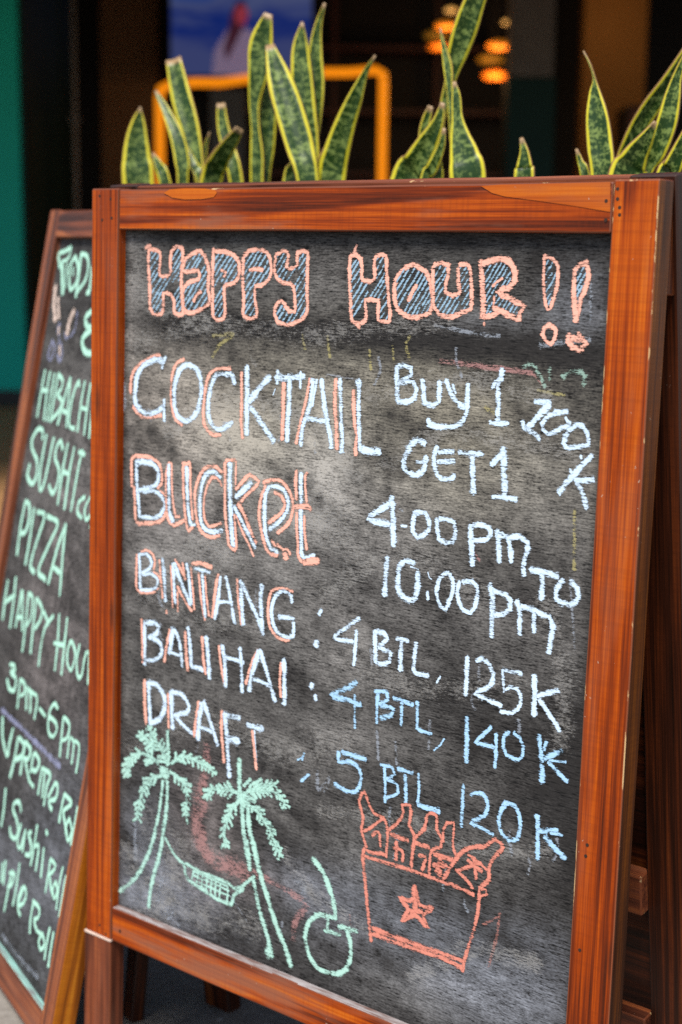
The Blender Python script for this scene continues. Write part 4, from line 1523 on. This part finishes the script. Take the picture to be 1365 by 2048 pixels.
# ------------------------------------------------------------------ planter and snake plants
LEAVES = [
('A',0,[-0.2972,2.3371,1.1718,0.0007,-0.3007,2.339,1.1497,0.0103,-0.3034,2.3401,1.1246,0.0163,-0.3036,2.3391,1.0957,0.0207,-0.3014,2.3356,1.0594,0.023,-0.2966,2.3356,0.9,0.0195,-0.2935,2.3356,0.8,0.0143,-0.2905,2.3356,0.7,0.011]),
('A',0,[-0.2703,2.2595,1.102,0.0014,-0.2609,2.2509,1.0835,0.0064,-0.25,2.2407,1.0568,0.0085,-0.218,2.2407,0.9,0.0072,-0.1976,2.2407,0.8,0.0053,-0.1772,2.2407,0.7,0.0041]),
('A',0,[-0.2467,2.3239,1.2383,0.0109,-0.235,2.3119,1.1873,0.0145,-0.2209,2.2982,1.1406,0.0138,-0.2108,2.2879,1.0977,0.0101,-0.2054,2.2817,1.0586,0.0072,-0.1944,2.2817,0.9,0.0061,-0.1875,2.2817,0.8,0.0045,-0.1806,2.2817,0.7,0.0035]),
('A',0,[-0.265,2.2589,1.1878,0.0021,-0.248,2.2433,1.1571,0.0064,-0.2319,2.2284,1.122,0.0098,-0.2243,2.2206,1.0874,0.0105,-0.2236,2.2187,1.0563,0.0077,-0.2218,2.2187,0.9,0.0065,-0.2207,2.2187,0.8,0.0048,-0.2196,2.2187,0.7,0.0037]),
('A',0,[-0.2246,2.261,1.1123,0.0036,-0.2107,2.2483,1.0853,0.0064,-0.1977,2.2362,1.0572,0.0071,-0.1613,2.2362,0.9,0.006,-0.1382,2.2362,0.8,0.0044,-0.1151,2.2362,0.7,0.0034]),
('A',1,[-0.1909,2.2859,1.1338,0.0007,-0.1971,2.2903,1.1157,0.0029,-0.2011,2.2927,1.0945,0.0051,-0.2035,2.2931,1.059,0.0058,-0.2089,2.2931,0.9,0.0049,-0.2123,2.2931,0.8,0.0036,-0.2156,2.2931,0.7,0.0028]),
('A',0,[-0.1761,2.3014,1.1751,0.0058,-0.1722,2.2967,1.141,0.0087,-0.1622,2.2868,1.1053,0.0101,-0.1514,2.2758,1.059,0.0101,-0.1329,2.2758,0.9,0.0086,-0.1212,2.2758,0.8,0.0063,-0.1095,2.2758,0.7,0.0048]),
('A',0,[-0.1391,2.1645,1.1309,0.0055,-0.1558,2.1775,1.1096,0.0103,-0.1712,2.1894,1.0864,0.0139,-0.1832,2.198,1.0561,0.0153,-0.2141,2.198,0.9,0.013,-0.2339,2.198,0.8,0.0095,-0.2537,2.198,0.7,0.0073]),
('B',0,[-0.1038,2.2202,1.2898,0.0055,-0.1138,2.2268,1.2519,0.016,-0.118,2.2286,1.2116,0.014,-0.1237,2.2316,1.1712,0.0077,-0.1222,2.2288,1.1369,0.0063,-0.1198,2.2252,1.099,0.0092,-0.1197,2.2233,1.0576,0.0092,-0.1195,2.2233,0.9,0.0078,-0.1194,2.2233,0.8,0.0057,-0.1193,2.2233,0.7,0.0044]),
('B',0,[-0.102,2.2428,1.2471,0.007,-0.1025,2.2412,1.1995,0.0098,-0.1059,2.2418,1.1482,0.0127,-0.1065,2.2405,1.1068,0.0106,-0.1077,2.2394,1.0583,0.0057,-0.1097,2.2394,0.9,0.0048,-0.1109,2.2394,0.8,0.0035,-0.1121,2.2394,0.7,0.0027]),
('B',0,[-0.0984,2.1483,1.2393,0.0054,-0.0842,2.1345,1.1927,0.0161,-0.0688,2.1197,1.1462,0.0187,-0.0548,2.106,1.1,0.018,-0.0443,2.0953,1.0541,0.014,-0.0267,2.0953,0.9,0.0119,-0.0152,2.0953,0.8,0.0087,-0.0038,2.0953,0.7,0.0067]),
('B',0,[-0.0557,2.1794,1.2736,0.0014,-0.0582,2.1801,1.2402,0.0109,-0.0559,2.1764,1.2003,0.0143,-0.0507,2.1701,1.1568,0.0143,-0.044,2.1626,1.1099,0.0123,-0.0408,2.1576,1.0562,0.011,-0.0361,2.1576,0.9,0.0093,-0.0332,2.1576,0.8,0.0068,-0.0302,2.1576,0.7,0.0053]),
('B',0,[-0.0255,2.1945,1.3009,0.0014,-0.0349,2.201,1.2694,0.0055,-0.0381,2.2021,1.2331,0.0096,-0.0364,2.1989,1.1928,0.011,-0.0374,2.198,1.1525,0.009,-0.042,2.1997,1.1053,0.007,-0.0458,2.2009,1.0576,0.0063,-0.0521,2.2009,0.9,0.0054,-0.0561,2.2009,0.8,0.0039,-0.06,2.2009,0.7,0.003]),
('B',0,[-0.0582,2.1347,1.095,0.0027,-0.065,2.1396,1.0786,0.0081,-0.0705,2.1432,1.0554,0.0102,-0.0889,2.1432,0.9,0.0087,-0.1008,2.1432,0.8,0.0063,-0.1126,2.1432,0.7,0.0049]),
('B',0,[0.0419,2.0697,1.2184,0.0013,0.0294,2.0792,1.1979,0.0039,0.0168,2.0884,1.167,0.0098,0.0034,2.098,1.1324,0.0139,-0.0081,2.106,1.094,0.0173,-0.0145,2.1095,1.0549,0.0187,-0.0272,2.1095,0.9,0.0159,-0.0354,2.1095,0.8,0.0116,-0.0435,2.1095,0.7,0.009]),
('B',0,[-0.0205,2.1297,1.1049,0.0027,-0.0277,2.1348,1.0821,0.0074,-0.0316,2.1368,1.0556,0.0095,-0.043,2.1368,0.9,0.0081,-0.0504,2.1368,0.8,0.0059,-0.0578,2.1368,0.7,0.0046]),
('C',0,[0.1763,2.0006,1.3054,0.0099,0.1647,2.0092,1.2798,0.0131,0.1542,2.0165,1.2476,0.0151,0.1447,2.023,1.216,0.0127,0.1386,2.027,1.1907,0.0076,0.1308,2.0321,1.1571,0.0058,0.1253,2.0351,1.1231,0.0051,0.1229,2.0341,1.0539,0.0052,0.1202,2.0341,0.9,0.0044,0.1185,2.0341,0.8,0.0032,0.1168,2.0341,0.7,0.0025]),
('C',0,[0.1221,2.0171,1.2467,0.0006,0.1268,2.0122,1.2225,0.0031,0.132,2.0068,1.1977,0.0057,0.1349,2.003,1.1669,0.0038,0.1381,1.9986,1.1269,0.0038,0.1431,1.9913,1.0527,0.0038,0.1482,1.9913,0.9,0.0032,0.1516,1.9913,0.8,0.0024,0.155,1.9913,0.7,0.0018]),
('C',0,[0.1357,1.9375,1.174,0.0018,0.1384,1.9345,1.1549,0.0055,0.14,1.9321,1.1311,0.0067,0.1439,1.9278,1.1072,0.0122,0.1495,1.9221,1.0832,0.0182,0.1541,1.9168,1.0503,0.0219,0.1646,1.9168,0.9,0.0186,0.1716,1.9168,0.8,0.0136,0.1786,1.9168,0.7,0.0105]),
('C',0,[0.1237,1.9596,1.1509,0.0025,0.1182,1.9631,1.1272,0.0074,0.1068,1.9716,1.1034,0.0131,0.094,1.9812,1.0794,0.0169,0.0811,1.9907,1.052,0.0208,0.0453,1.9907,0.9,0.0177,0.0218,1.9907,0.8,0.0129,-0.0018,1.9907,0.7,0.01]),
('C',0,[0.1117,2.0086,1.1506,0.0032,0.1065,2.0122,1.1336,0.0057,0.1026,2.0145,1.1121,0.0057,0.0987,2.0152,1.053,0.0051,0.0937,2.0152,0.9,0.0043,0.0904,2.0152,0.8,0.0032,0.0871,2.0152,0.7,0.0024]),
('C',0,[0.1244,1.9315,1.1185,0.0018,0.1208,1.9336,1.0954,0.0049,0.1107,1.9408,1.0699,0.0074,0.1028,1.9466,1.0508,0.0074,0.0716,1.9466,0.9,0.0063,0.0509,1.9466,0.8,0.0046,0.0303,1.9466,0.7,0.0036]),
('C',0,[0.1203,1.986,1.0953,0.0025,0.1195,1.9857,1.0738,0.0075,0.1193,1.985,1.0522,0.0088,0.1186,1.985,0.9,0.0075,0.1181,1.985,0.8,0.0055,0.1177,1.985,0.7,0.0042]),
('D',0,[0.2144,1.895,1.1053,0.0018,0.2181,1.8912,1.0882,0.0054,0.2185,1.8901,1.0706,0.0096,0.2185,1.8893,1.0501,0.012,0.2185,1.8893,0.9,0.0102,0.2185,1.8893,0.8,0.0074,0.2185,1.8893,0.7,0.0058]),
('E',0,[0.2758,1.835,1.1994,0.0006,0.2828,1.8285,1.1844,0.0011,0.2878,1.8236,1.1673,0.0017,0.2887,1.8222,1.1522,0.0063,0.2915,1.8188,1.127,0.012,0.2955,1.814,1.0933,0.0143,0.2997,1.8086,1.0511,0.0132,0.3072,1.8086,0.9,0.0112,0.3122,1.8086,0.8,0.0082,0.3172,1.8086,0.7,0.0063]),
('E',0,[0.2733,1.8453,1.0903,0.0012,0.2784,1.8404,1.0747,0.0035,0.2848,1.834,1.0489,0.0058,0.3033,1.834,0.9,0.0049,0.3157,1.834,0.8,0.0036,0.3281,1.834,0.7,0.0028]),
('E',0,[0.4007,1.8353,1.2046,0.008,0.38,1.851,1.1671,0.0099,0.36,1.8663,1.1359,0.0106,0.3428,1.8791,1.1004,0.0095,0.3302,1.8876,1.0541,0.0072,0.3092,1.8876,0.9,0.0061,0.2956,1.8876,0.8,0.0045,0.282,1.8876,0.7,0.0035]),
('E',0,[0.3854,1.7828,1.1983,0.0022,0.3759,1.7894,1.1692,0.005,0.3715,1.792,1.1449,0.009,0.3671,1.7945,1.1177,0.0113,0.3585,1.8002,1.0848,0.0102,0.3468,1.8083,1.0487,0.0052,0.3227,1.8083,0.9,0.0044,0.3065,1.8083,0.8,0.0032,0.2903,1.8083,0.7,0.0025]),
('E',0,[0.3453,1.7474,1.1152,0.0017,0.3364,1.754,1.0967,0.0083,0.3256,1.7621,1.0754,0.0151,0.3187,1.7666,1.0471,0.0213,0.3008,1.7666,0.9,0.0181,0.2886,1.7666,0.8,0.0132,0.2764,1.7666,0.7,0.0102]),
('E',0,[0.3841,1.7412,1.1167,0.0033,0.3743,1.7481,1.0876,0.0077,0.3671,1.7532,1.0661,0.0106,0.3606,1.7578,1.0472,0.0123,0.3353,1.7578,0.9,0.0105,0.3181,1.7578,0.8,0.0076,0.3009,1.7578,0.7,0.0059])]
def leaf_mat(name, dark, pale, th):
    t = NT(name)
    uv = t.n('ShaderNodeUVMap', uv_map='UVMap')
    s = t.n('ShaderNodeSeparateXYZ', {0: uv.outputs[0]})
    oi = t.n('ShaderNodeObjectInfo'); k = t.math('MULTIPLY', oi.outputs['Random'], 90.)
    au = t.math('ABSOLUTE', s.outputs[0])
    vec = t.n('ShaderNodeCombineXYZ', {0: t.math('MULTIPLY', s.outputs[0], .9), 1: t.math('MULTIPLY', s.outputs[1], 110.), 2: k})
    nb = t.noise(vec.outputs[0], 1., 4, .7, .8)
    vec2 = t.n('ShaderNodeCombineXYZ', {0: t.math('MULTIPLY', s.outputs[0], 5.), 1: t.math('MULTIPLY', s.outputs[1], 260.), 2: k})
    nf = t.noise(vec2.outputs[0], 1., 3, .65)
    f = t.math('MULTIPLY_ADD', t.math('SUBTRACT', nf, .5), 1.0, t.math('MULTIPLY_ADD', t.math('SUBTRACT', nb, .5), 1.5, .5))
    c = t.mix(t.ss(f, th, th+.18), dark, pale)
    rim = t.math('MULTIPLY_ADD', t.noise(t.n('ShaderNodeCombineXYZ', {0: 0., 1: t.math('MULTIPLY', s.outputs[1], 30.), 2: k}).outputs[0], 1., 2), .22, au)
    c = t.mix(t.ss(rim, .86, .93), c, (.60, .53, .02))
    tip = t.ss(s.outputs[1], .004, .010, 1., 0.)
    c = t.mix(t.ss(au, .965, .995), c, (.30, .16, .06))
    c = t.mix(tip, c, (.30, .19, .09))
    t.set(t.b.inputs['Subsurface Weight'], .0)
    t.bump(nb, .2, .001)
    return t.fin(c, .38, .35)
ML = [leaf_mat('snake_plant_leaf', (.012, .038, .003), (.165, .225, .052), .48), leaf_mat('snake_plant_shoot', (.02, .06, .02), (.05, .12, .04), .6)]
M_pot = M_dark
def cat3(P, n):
    P = [2*P[0]-P[1]] + P + [2*P[-1]-P[-2]]; o = []
    for i in range(1, len(P)-2):
        a, b, c, d = P[i-1:i+3]
        for j in range(n):
            t = j/n; o.append(.5*((2*b)+(c-a)*t+(2*a-5*b+4*c-d)*t*t+(3*b-a-3*c+d)*t**3))
    o.append(P[-2]); return o
PL = {'A': 'snake plant behind the upper left corner of the big board, with one squarely cut leaf', 'B': 'tallest dense snake plant, its leaves in front of the television picture',
      'C': 'snake plant with twisted leaves crossing, in front of the orange lamps', 'D': 'single small snake plant leaf poking up alone below the green pillar',
      'E': 'snake plant at the far right, one upright leaf ending in a thread tip'}
roots = {}
Wm = Matrix([[0.768415, 0.639595, 0.021363], [-0.639951, 0.767987, 0.025652], [0.0, -0.033383, 0.999443]]); O1 = Vector([-0.02933, 1.48994, -0.00344])
into = Vector((Wm[0][1], Wm[1][1], 0)).normalized(); along = Vector((Wm[0][0], Wm[1][0], 0)).normalized()
SOIL = .73
for c in 'ABCDE':
    pts = [Vector(v[i:i+3]) for cc, k, v in LEAVES if cc == c for i in (len(v)-4,)]
    m = sum(pts, Vector())/len(pts)
    roots[c] = empty('snake_plant', (m.x, m.y, SOIL))
    tag(roots[c], PL[c], 'plant', 'snake plants growing in the planter')
for li, (c, k, v) in enumerate(LEAVES):
    P4 = [Vector(v[i:i+4]) for i in range(0, len(v), 4)]
    C = cat3(P4, 5); rt = roots[c].location
    bm = bmesh.new(); uvl = bm.loops.layers.uv.new('UVMap')
    rows, dist = [], 0.; rng = random.Random(li)
    fold = rng.uniform(.18, .42); yaw = rng.uniform(-.35, .35)
    eye = Vector((0, 0, EYE))
    for i, q in enumerate(C):
        p = q.xyz; hw = max(.0006, q.w)*1.02
        if i: dist += (p-C[i-1].xyz).length
        t = (C[min(i+1, len(C)-1)].xyz - C[max(i-1, 0)].xyz).normalized()
        vd = (p-eye).normalized()
        n = t.cross(vd).normalized()            # across the blade
        if n.x < 0: n = -n
        f = n.cross(t).normalized()
        if f.dot(vd) > 0: f = -f                # towards the street
        row = []
        for u in (-1, -.5, 0, .5, 1):
            off = n*hw*u + f*hw*(fold*abs(u)**1.5 + yaw*u)
            row.append((bm.verts.new(p+off-rt), u, dist))
        rows.append(row)
    for i in range(len(rows)-1):
        for j in range(4):
            q4 = (rows[i][j], rows[i+1][j], rows[i+1][j+1], rows[i][j+1])
            fc = bm.faces.new([a[0] for a in q4]); fc.smooth = True
            for lp, a in zip(fc.loops, q4): lp[uvl].uv = (a[1], a[2])
    bmesh.ops.recalc_face_normals(bm, faces=bm.faces[:])
    o = link('leaf', mesh_of(bm, 'leaf', True), ML[k], roots[c])
    md = o.modifiers.new('thickness', 'SOLIDIFY'); md.thickness = .0022; md.offset = 0
PB = empty('planter_box', (O1 + into*.50 + along*.20).xy.to_3d(), Matrix((along, into, Vector((0, 0, 1)))).transposed())
tag(PB, 'long dark wooden planter box hidden behind the big chalkboard', 'planter')
for nm, a in (('front_board', (-.75, .75, -.13, -.11, .03, .80)), ('back_board', (-.75, .75, .13, .15, .03, .80)), ('end_board', (-.75, -.73, -.1095, .1295, .03, .80)), ('end_board', (.73, .75, -.1095, .1295, .03, .80)), ('base_board', (-.729, .729, -.109, .129, .0, .03))):
    beam(nm, DK, PB, *a, 'x', seed=int(a[0]*50+60))
bm = bmesh.new(); box_bm(bm, (0, .01, .59), (1.456, .237, .28))
link('soil', mesh_of(bm, 'soil'), plain('potting_soil', (.03, .02, .013), .95, .5, 60), PB)

# ------------------------------------------------------------------ the restaurant front behind
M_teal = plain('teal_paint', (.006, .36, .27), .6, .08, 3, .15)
M_tealdark = plain('dark_green_paint_and_shade', (.004, .022, .018), .6, .2, 4, .15)  # right pillar's green; also serves as painted shade on the teal pillar
M_brown = plain('brown_plaster', (.20, .105, .045), .8, .2, 2)
M_black = plain('black_paint', (.012, .011, .010), .6, .3, 4)
M_red = plain('red_brown_panel', (.06, .014, .009), .5, .3, 3)
M_stone = plain('grey_stone', (.09, .08, .07), .9, .35, 14)
M_grey = plain('grey_metal', (.20, .19, .17), .5, .2, 8)
M_tan = plain('ochre_wall', (.24, .12, .03), .8, .2, 2)
def thing(name, label, cat, loc, group=None):
    return tag(empty(name, loc), label, cat, group)
FY = 8.9
xa = at(47, 500, FY).x
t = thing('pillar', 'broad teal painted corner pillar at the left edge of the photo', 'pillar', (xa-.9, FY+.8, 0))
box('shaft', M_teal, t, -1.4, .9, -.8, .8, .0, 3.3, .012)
box('side_shade_sheet', M_tealdark, t, .9005, .925, -.785, .8, .101, 3.3, .006)  # dark sheet added to paint shade onto the teal side face
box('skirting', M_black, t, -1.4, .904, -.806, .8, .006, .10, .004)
t = thing('drainpipe', 'thin grey vertical pipe beside the dark side of the teal pillar', 'pipe', (at(151, 300, 10.2).x, 10.2, 0))
bm = bmesh.new(); bmesh.ops.create_cone(bm, cap_ends=True, segments=20, radius1=.016, radius2=.016, depth=3.2)
link('tube', mesh_of(bm, 'tube', True), M_grey, t, (0, 0, 1.6))
for z in (.6, 1.7, 2.6): box('bracket', M_grey, t, -.03, .03, -.022, .03, z, z+.03, .003)
# shell of the room
wallR = lambda name, label, mat, x0, x1, y0, y1, z0=0., z1=3.3: tag(box(name, mat, None, x0, x1, y0, y1, z0, z1, .004), label, 'wall')
wallR('back_wall', 'dark back wall of the restaurant room behind the television', M_black, -6, 6, 13.2, 13.4, 0.)
wallR('side_wall', 'dark side wall closing the restaurant room on the left', M_black, -6.2, -6.01, 9.9, 13.4)
wallR('side_wall', 'dark side wall closing the restaurant room on the right', M_black, 6.01, 6.2, 8.6, 13.4)
wallR('room_wall', 'brown plastered wall section left of the television', M_brown, at(204, 300, 12).x, at(318, 300, 12).x, 12.0, 12.2)
wallR('room_wall', 'ochre lit wall section between the green pillar and the dark right corner', M_tan, at(1160, 300, 12).x, at(1285, 300, 12).x, 12.0, 12.2)
tag(box('roof', M_black, None, -6.3, 6.3, 8.3, 13.5, 3.305, 3.45, .004), 'flat dark ceiling slab over the restaurant room', 'roof')
aw = thing('added_awning', 'dark canopy added out of view to shade the restaurant front and deck', 'added_awning', (0, 8.2, 2.45))
box('added_canopy', M_black, aw, -6.3, 6.3, -3.5, .09, 0, .06, .004)  # unseen slab added so its shadow grades the teal front
box('added_fascia', M_black, aw, -6.3, 6.3, .095, .2, 0, .85, .004)
# television
ty = 11.6
a, b = at(343, 150, ty), at(625, -60, ty)
t = thing('television', 'wide flat television high on the wall showing a blue sky picture', 'television', ((a.x+b.x)/2, ty, a.z))
hw, hh = (b.x-a.x)/2, b.z-a.z
box('casing', M_black, t, -hw-.02, hw+.02, .0, .06, -.025, hh+.02, .006)
def screen():
    m = NT('screen_picture'); p = m.obj((1, 1, 1), False); s = m.n('ShaderNodeSeparateXYZ', {0: p})
    nz = m.noise(m.obj((2.2, 1, 9), False), 1., 4, .6, .6)
    f = m.math('MULTIPLY_ADD', nz, .5, m.math('MULTIPLY', s.outputs[2], .75))
    c = m.ramp(f, [(.10, (.10, .13, .38)), (.24, (.008, .04, .34)), (.38, (.16, .20, .44)), (.46, (.012, .08, .46)), (.62, (.02, .17, .66)), (.76, (.22, .36, .70)), (.90, (.015, .10, .50))])
    m.set(m.b.inputs['Emission Color'], c); m.set(m.b.inputs['Emission Strength'], .15)
    return m.fin((.005, .005, .005), .9, .05)
sc_ = box('screen', screen(), t, -hw, hw, -.004, -.0005, 0, hh, 0)
def blobface(name, pts, mat, parent, y):
    bm = bmesh.new(); f = bm.faces.new([bm.verts.new((x, y, z)) for x, z in pts])
    r = bmesh.ops.extrude_face_region(bm, geom=[f])
    for v in r['geom']:
        if isinstance(v, bmesh.types.BMVert): v.co.y += .002
    return link(name, mesh_of(bm, name), mat, parent)
def tvp(pts): return [((lambda q: (q.x-t.location.x, q.z-t.location.z))(at(x, y, ty))) for x, y in pts]
blobface('picture_dress', tvp([(430, 100), (455, 60), (500, 58), (535, 90), (560, 150), (425, 150)]), glow('lavender_picture', (.40, .33, .58), .10), t, -.0075)
blobface('picture_hair', tvp([(470, 10), (462, 30), (458, 60), (448, 100), (455, 122), (470, 90), (485, 60), (497, 30), (492, 8), (482, 0)]), glow('dark_picture', (.04, .008, .02), .3), t, -.0105)
blobface('picture_face', tvp([(474, 14), (470, 32), (477, 50), (490, 50), (498, 30), (492, 12)]), glow('pink_picture', (.42, .05, .09), .16), t, -.0135)
# glowing strip frame
ly = 9.8
def tube(name, pts, r, mat, parent, closed=False):
    cu = bpy.data.curves.new(name, 'CURVE'); cu.dimensions = '3D'; cu.bevel_depth = r; cu.bevel_resolution = 4
    sp = cu.splines.new('POLY'); sp.points.add(len(pts)-1)
    for q, p in zip(sp.points, pts): q.co = (*p, 1)
    cu.use_fill_caps = True
    ob = bpy.data.objects.new(name, cu); dg = bpy.context.evaluated_depsgraph_get()
    col.objects.link(ob); dg.update(); me = bpy.data.meshes.new_from_object(ob.evaluated_get(dg))
    bpy.data.objects.remove(ob)
    for p in me.polygons: p.use_smooth = True
    me.materials.clear()
    return link(name, me, mat, parent)
tl, tr = at(322, 172, ly), at(767, 142, ly)
lt = thing('light_frame', 'orange glowing strip bent into a tall rectangular frame behind the plants', 'lamp', ((tl.x+tr.x)/2, ly, 0))
cx = lt.location.x
pl = [(tl.x-cx, 0, .05), (tl.x-cx-.01, 0, tl.z-.07), (tl.x-cx, 0, tl.z-.02), (tl.x-cx+.05, 0, tl.z+.005)]
n = 8
pl += [(tl.x-cx+.05+(tr.x-tl.x-.1)*i/n, 0, tl.z+.005+(tr.z-tl.z)*i/n+.008*math.sin(i*2.3)) for i in range(1, n)]
pl += [(tr.x-cx-.05, 0, tr.z+.005), (tr.x-cx, 0, tr.z-.02), (tr.x-cx+.002, 0, tr.z-.08), (tr.x-cx, 0, .05)]
tube('glowing_strip', pl, .026, glow('orange_strip_glow', (1., .28, .004), .36), lt)
box('foot', M_black, lt, tl.x-cx-.06, tr.x-cx+.06, -.06, .14, .0045, .05, .004)
g = thing('menu_stand', 'grey panel standing inside the glowing orange frame', 'stand', (at(455, 300, 9.5).x, 9.5, 0))
a, b = at(425, 400, 9.5), at(495, 178, 9.5)
box('board', plain('dim_grey_panel', (.06, .058, .055), .7, .3, 5), g, -(b.x-a.x)/2, (b.x-a.x)/2, 0, .03, .3, b.z, .01)
box('post', M_black, g, -.02, .02, .032, .05, .02, 1.1, .003); box('foot', M_black, g, -.15, .15, -.12, .15, .0045, .02, .003)
# right hand pillar
py_ = 9.2
x0, x1 = at(1012, 300, py_).x, at(1098, 300, py_).x
zc = at(1050, 160, py_).z
t = thing('pillar', 'narrow square pillar, dark green below and rough grey stone above', 'pillar', ((x0+x1)/2, py_, 0))
h_ = (x1-x0)/2
box('green_shaft', M_tealdark, t, -h_-.012, h_+.012, -.14, .14, .0045, zc, .01)
box('stone_shaft', M_stone, t, -h_, h_, -.125, .125, zc+.001, 2.44, .02)
t = thing('cabinet', 'dark cabinet standing against the ochre wall at the right', 'cabinet', (at(1300, 300, 11).x, 11.2, 0))
a, b = at(1250, 300, 11), at(1350, 212, 11)
box('carcass', M_black, t, -(b.x-a.x)/2, (b.x-a.x)/2, -.2, .25, .1, b.z, .01)
box('plinth', M_black, t, -(b.x-a.x)/2+.03, (b.x-a.x)/2-.03, -.16, .24, .0045, .099, .004)
box('door', M_red, t, -(b.x-a.x)/2+.02, -.005, -.216, -.201, .14, b.z-.03, .004); box('door', M_red, t, .005, (b.x-a.x)/2-.02, -.216, -.201, .14, b.z-.03, .004)
# bar counter and shelves between
t = thing('bar_shelf', 'tall red brown bar shelf with bottles behind the hanging lamps', 'shelf', (at(770, 200, 12.6).x, 12.6, 0))
for i in range(5):
    box('shelf_board', M_red, t, -1.15, 1.15, -.2, .2, .5+i*.48, .54+i*.48, .004)
for x in (-1.15, -.4, .4, 1.15): box('upright', M_red, t, x-.02, x+.02, -.19, .19, .0045, 2.9, .003)
t = thing('bar_counter', 'low dark bar counter in front of the bar shelf', 'counter', (at(850, 300, 11.2).x, 11.2, 0))
box('front', M_red, t, -1.3, 1.3, -.25, .25, .0045, 1.02, .006); box('top', M_black, t, -1.36, 1.36, -.31, .31, 1.0205, 1.06, .006)
# lamps
def lathe(prof, seg=24):
    bm = bmesh.new(); rings = []
    for r, z in prof: rings.append([bm.verts.new((r*math.cos(2*math.pi*i/seg), r*math.sin(2*math.pi*i/seg), z)) for i in range(seg)])
    for A_, B_ in zip(rings, rings[1:]):
        for i in range(seg): bm.faces.new((A_[i], A_[(i+1) % seg], B_[(i+1) % seg], B_[i]))
    return bm
M_bulb = glow('warm_bulb_glow', (1., .50, .12), .36); M_shade = glow('amber_shade_glow', (1., .33, .02), .14); M_olive = glow('olive_shade_glow', (.5, .27, .03), .05)
M_shade2 = glow('dim_amber_shade_glow', (1., .30, .02), .05)
LAMPS = [(903, 20, 9.9, .040, M_bulb, 'small warm bulb at the top, left of the twisted leaf'), (893, 50, 10.4, .075, M_shade, 'upper amber shade left of the tall leaf'),
 (872, 70, 11.0, .085, M_olive, 'olive lamp shade between two amber shades on the left'), (876, 93, 10.6, .072, M_shade2, 'lower amber shade on the left'),
 (1017, 44, 9.9, .038, M_bulb, 'small warm bulb beside the stone pillar top'), (1000, 90, 10.4, .082, M_shade, 'upper amber shade right of the tall leaf'),
 (982, 118, 11.0, .095, M_olive, 'olive lamp shade between two amber shades on the right'), (990, 150, 10.6, .085, M_shade2, 'lowest amber shade right of the tall leaf')]
for i, (px, py, y, r, m, lab) in enumerate(LAMPS):
    p = at(px, py, y)
    lt = thing('pendant_lamp', lab, 'lamp', (p.x, y, p.z), 'hanging lamps inside the restaurant')
    o = link('lamp_shade', mesh_of(lathe([(.002, r*.36), (r*.5, r*.30), (r*.95, r*.08), (r, -.08*r), (r*.8, -.28*r), (r*.3, -.34*r), (.002, -.36*r)]), 'lamp_shade', True), m, lt)
    bm = bmesh.new(); L = 3.3-p.z-r*.5
    bmesh.ops.create_cone(bm, cap_ends=True, segments=8, radius1=.004, radius2=.004, depth=L)
    link('cord', mesh_of(bm, 'cord'), M_black, lt, (0, 0, r*.55+L/2))
    if i in (1, 5, 7):
        ld = bpy.data.lights.new('lamp_light', 'POINT'); ld.energy = 2.5; ld.color = (1, .5, .18); ld.shadow_soft_size = .1
        lo = bpy.data.objects.new('lamp_light', ld); col.objects.link(lo); lo.parent = lt; lo.location = (0, -.05, -.2)
sp = thing('added_wall_lamp', 'unseen lamp added to warm the ochre wall, above the photo edge', 'lamp', (at(1215, 300, 11.9).x, 11.88, 3.08))  # lamp out of view, added to light the ochre wall
link('lamp_shade', mesh_of(lathe([(.05, .12), (.09, -.1), (.002, -.1)]), 'lamp_shade', True), M_shade, sp)  # shade of the added unseen lamp
ld = bpy.data.lights.new('lamp_light', 'POINT'); ld.energy = .7; ld.color = (1, .55, .2); ld.shadow_soft_size = .1  # light of the added unseen lamp
lo = bpy.data.objects.new('lamp_light', ld); col.objects.link(lo); lo.parent = sp; lo.location = (0, -.35, -.5)
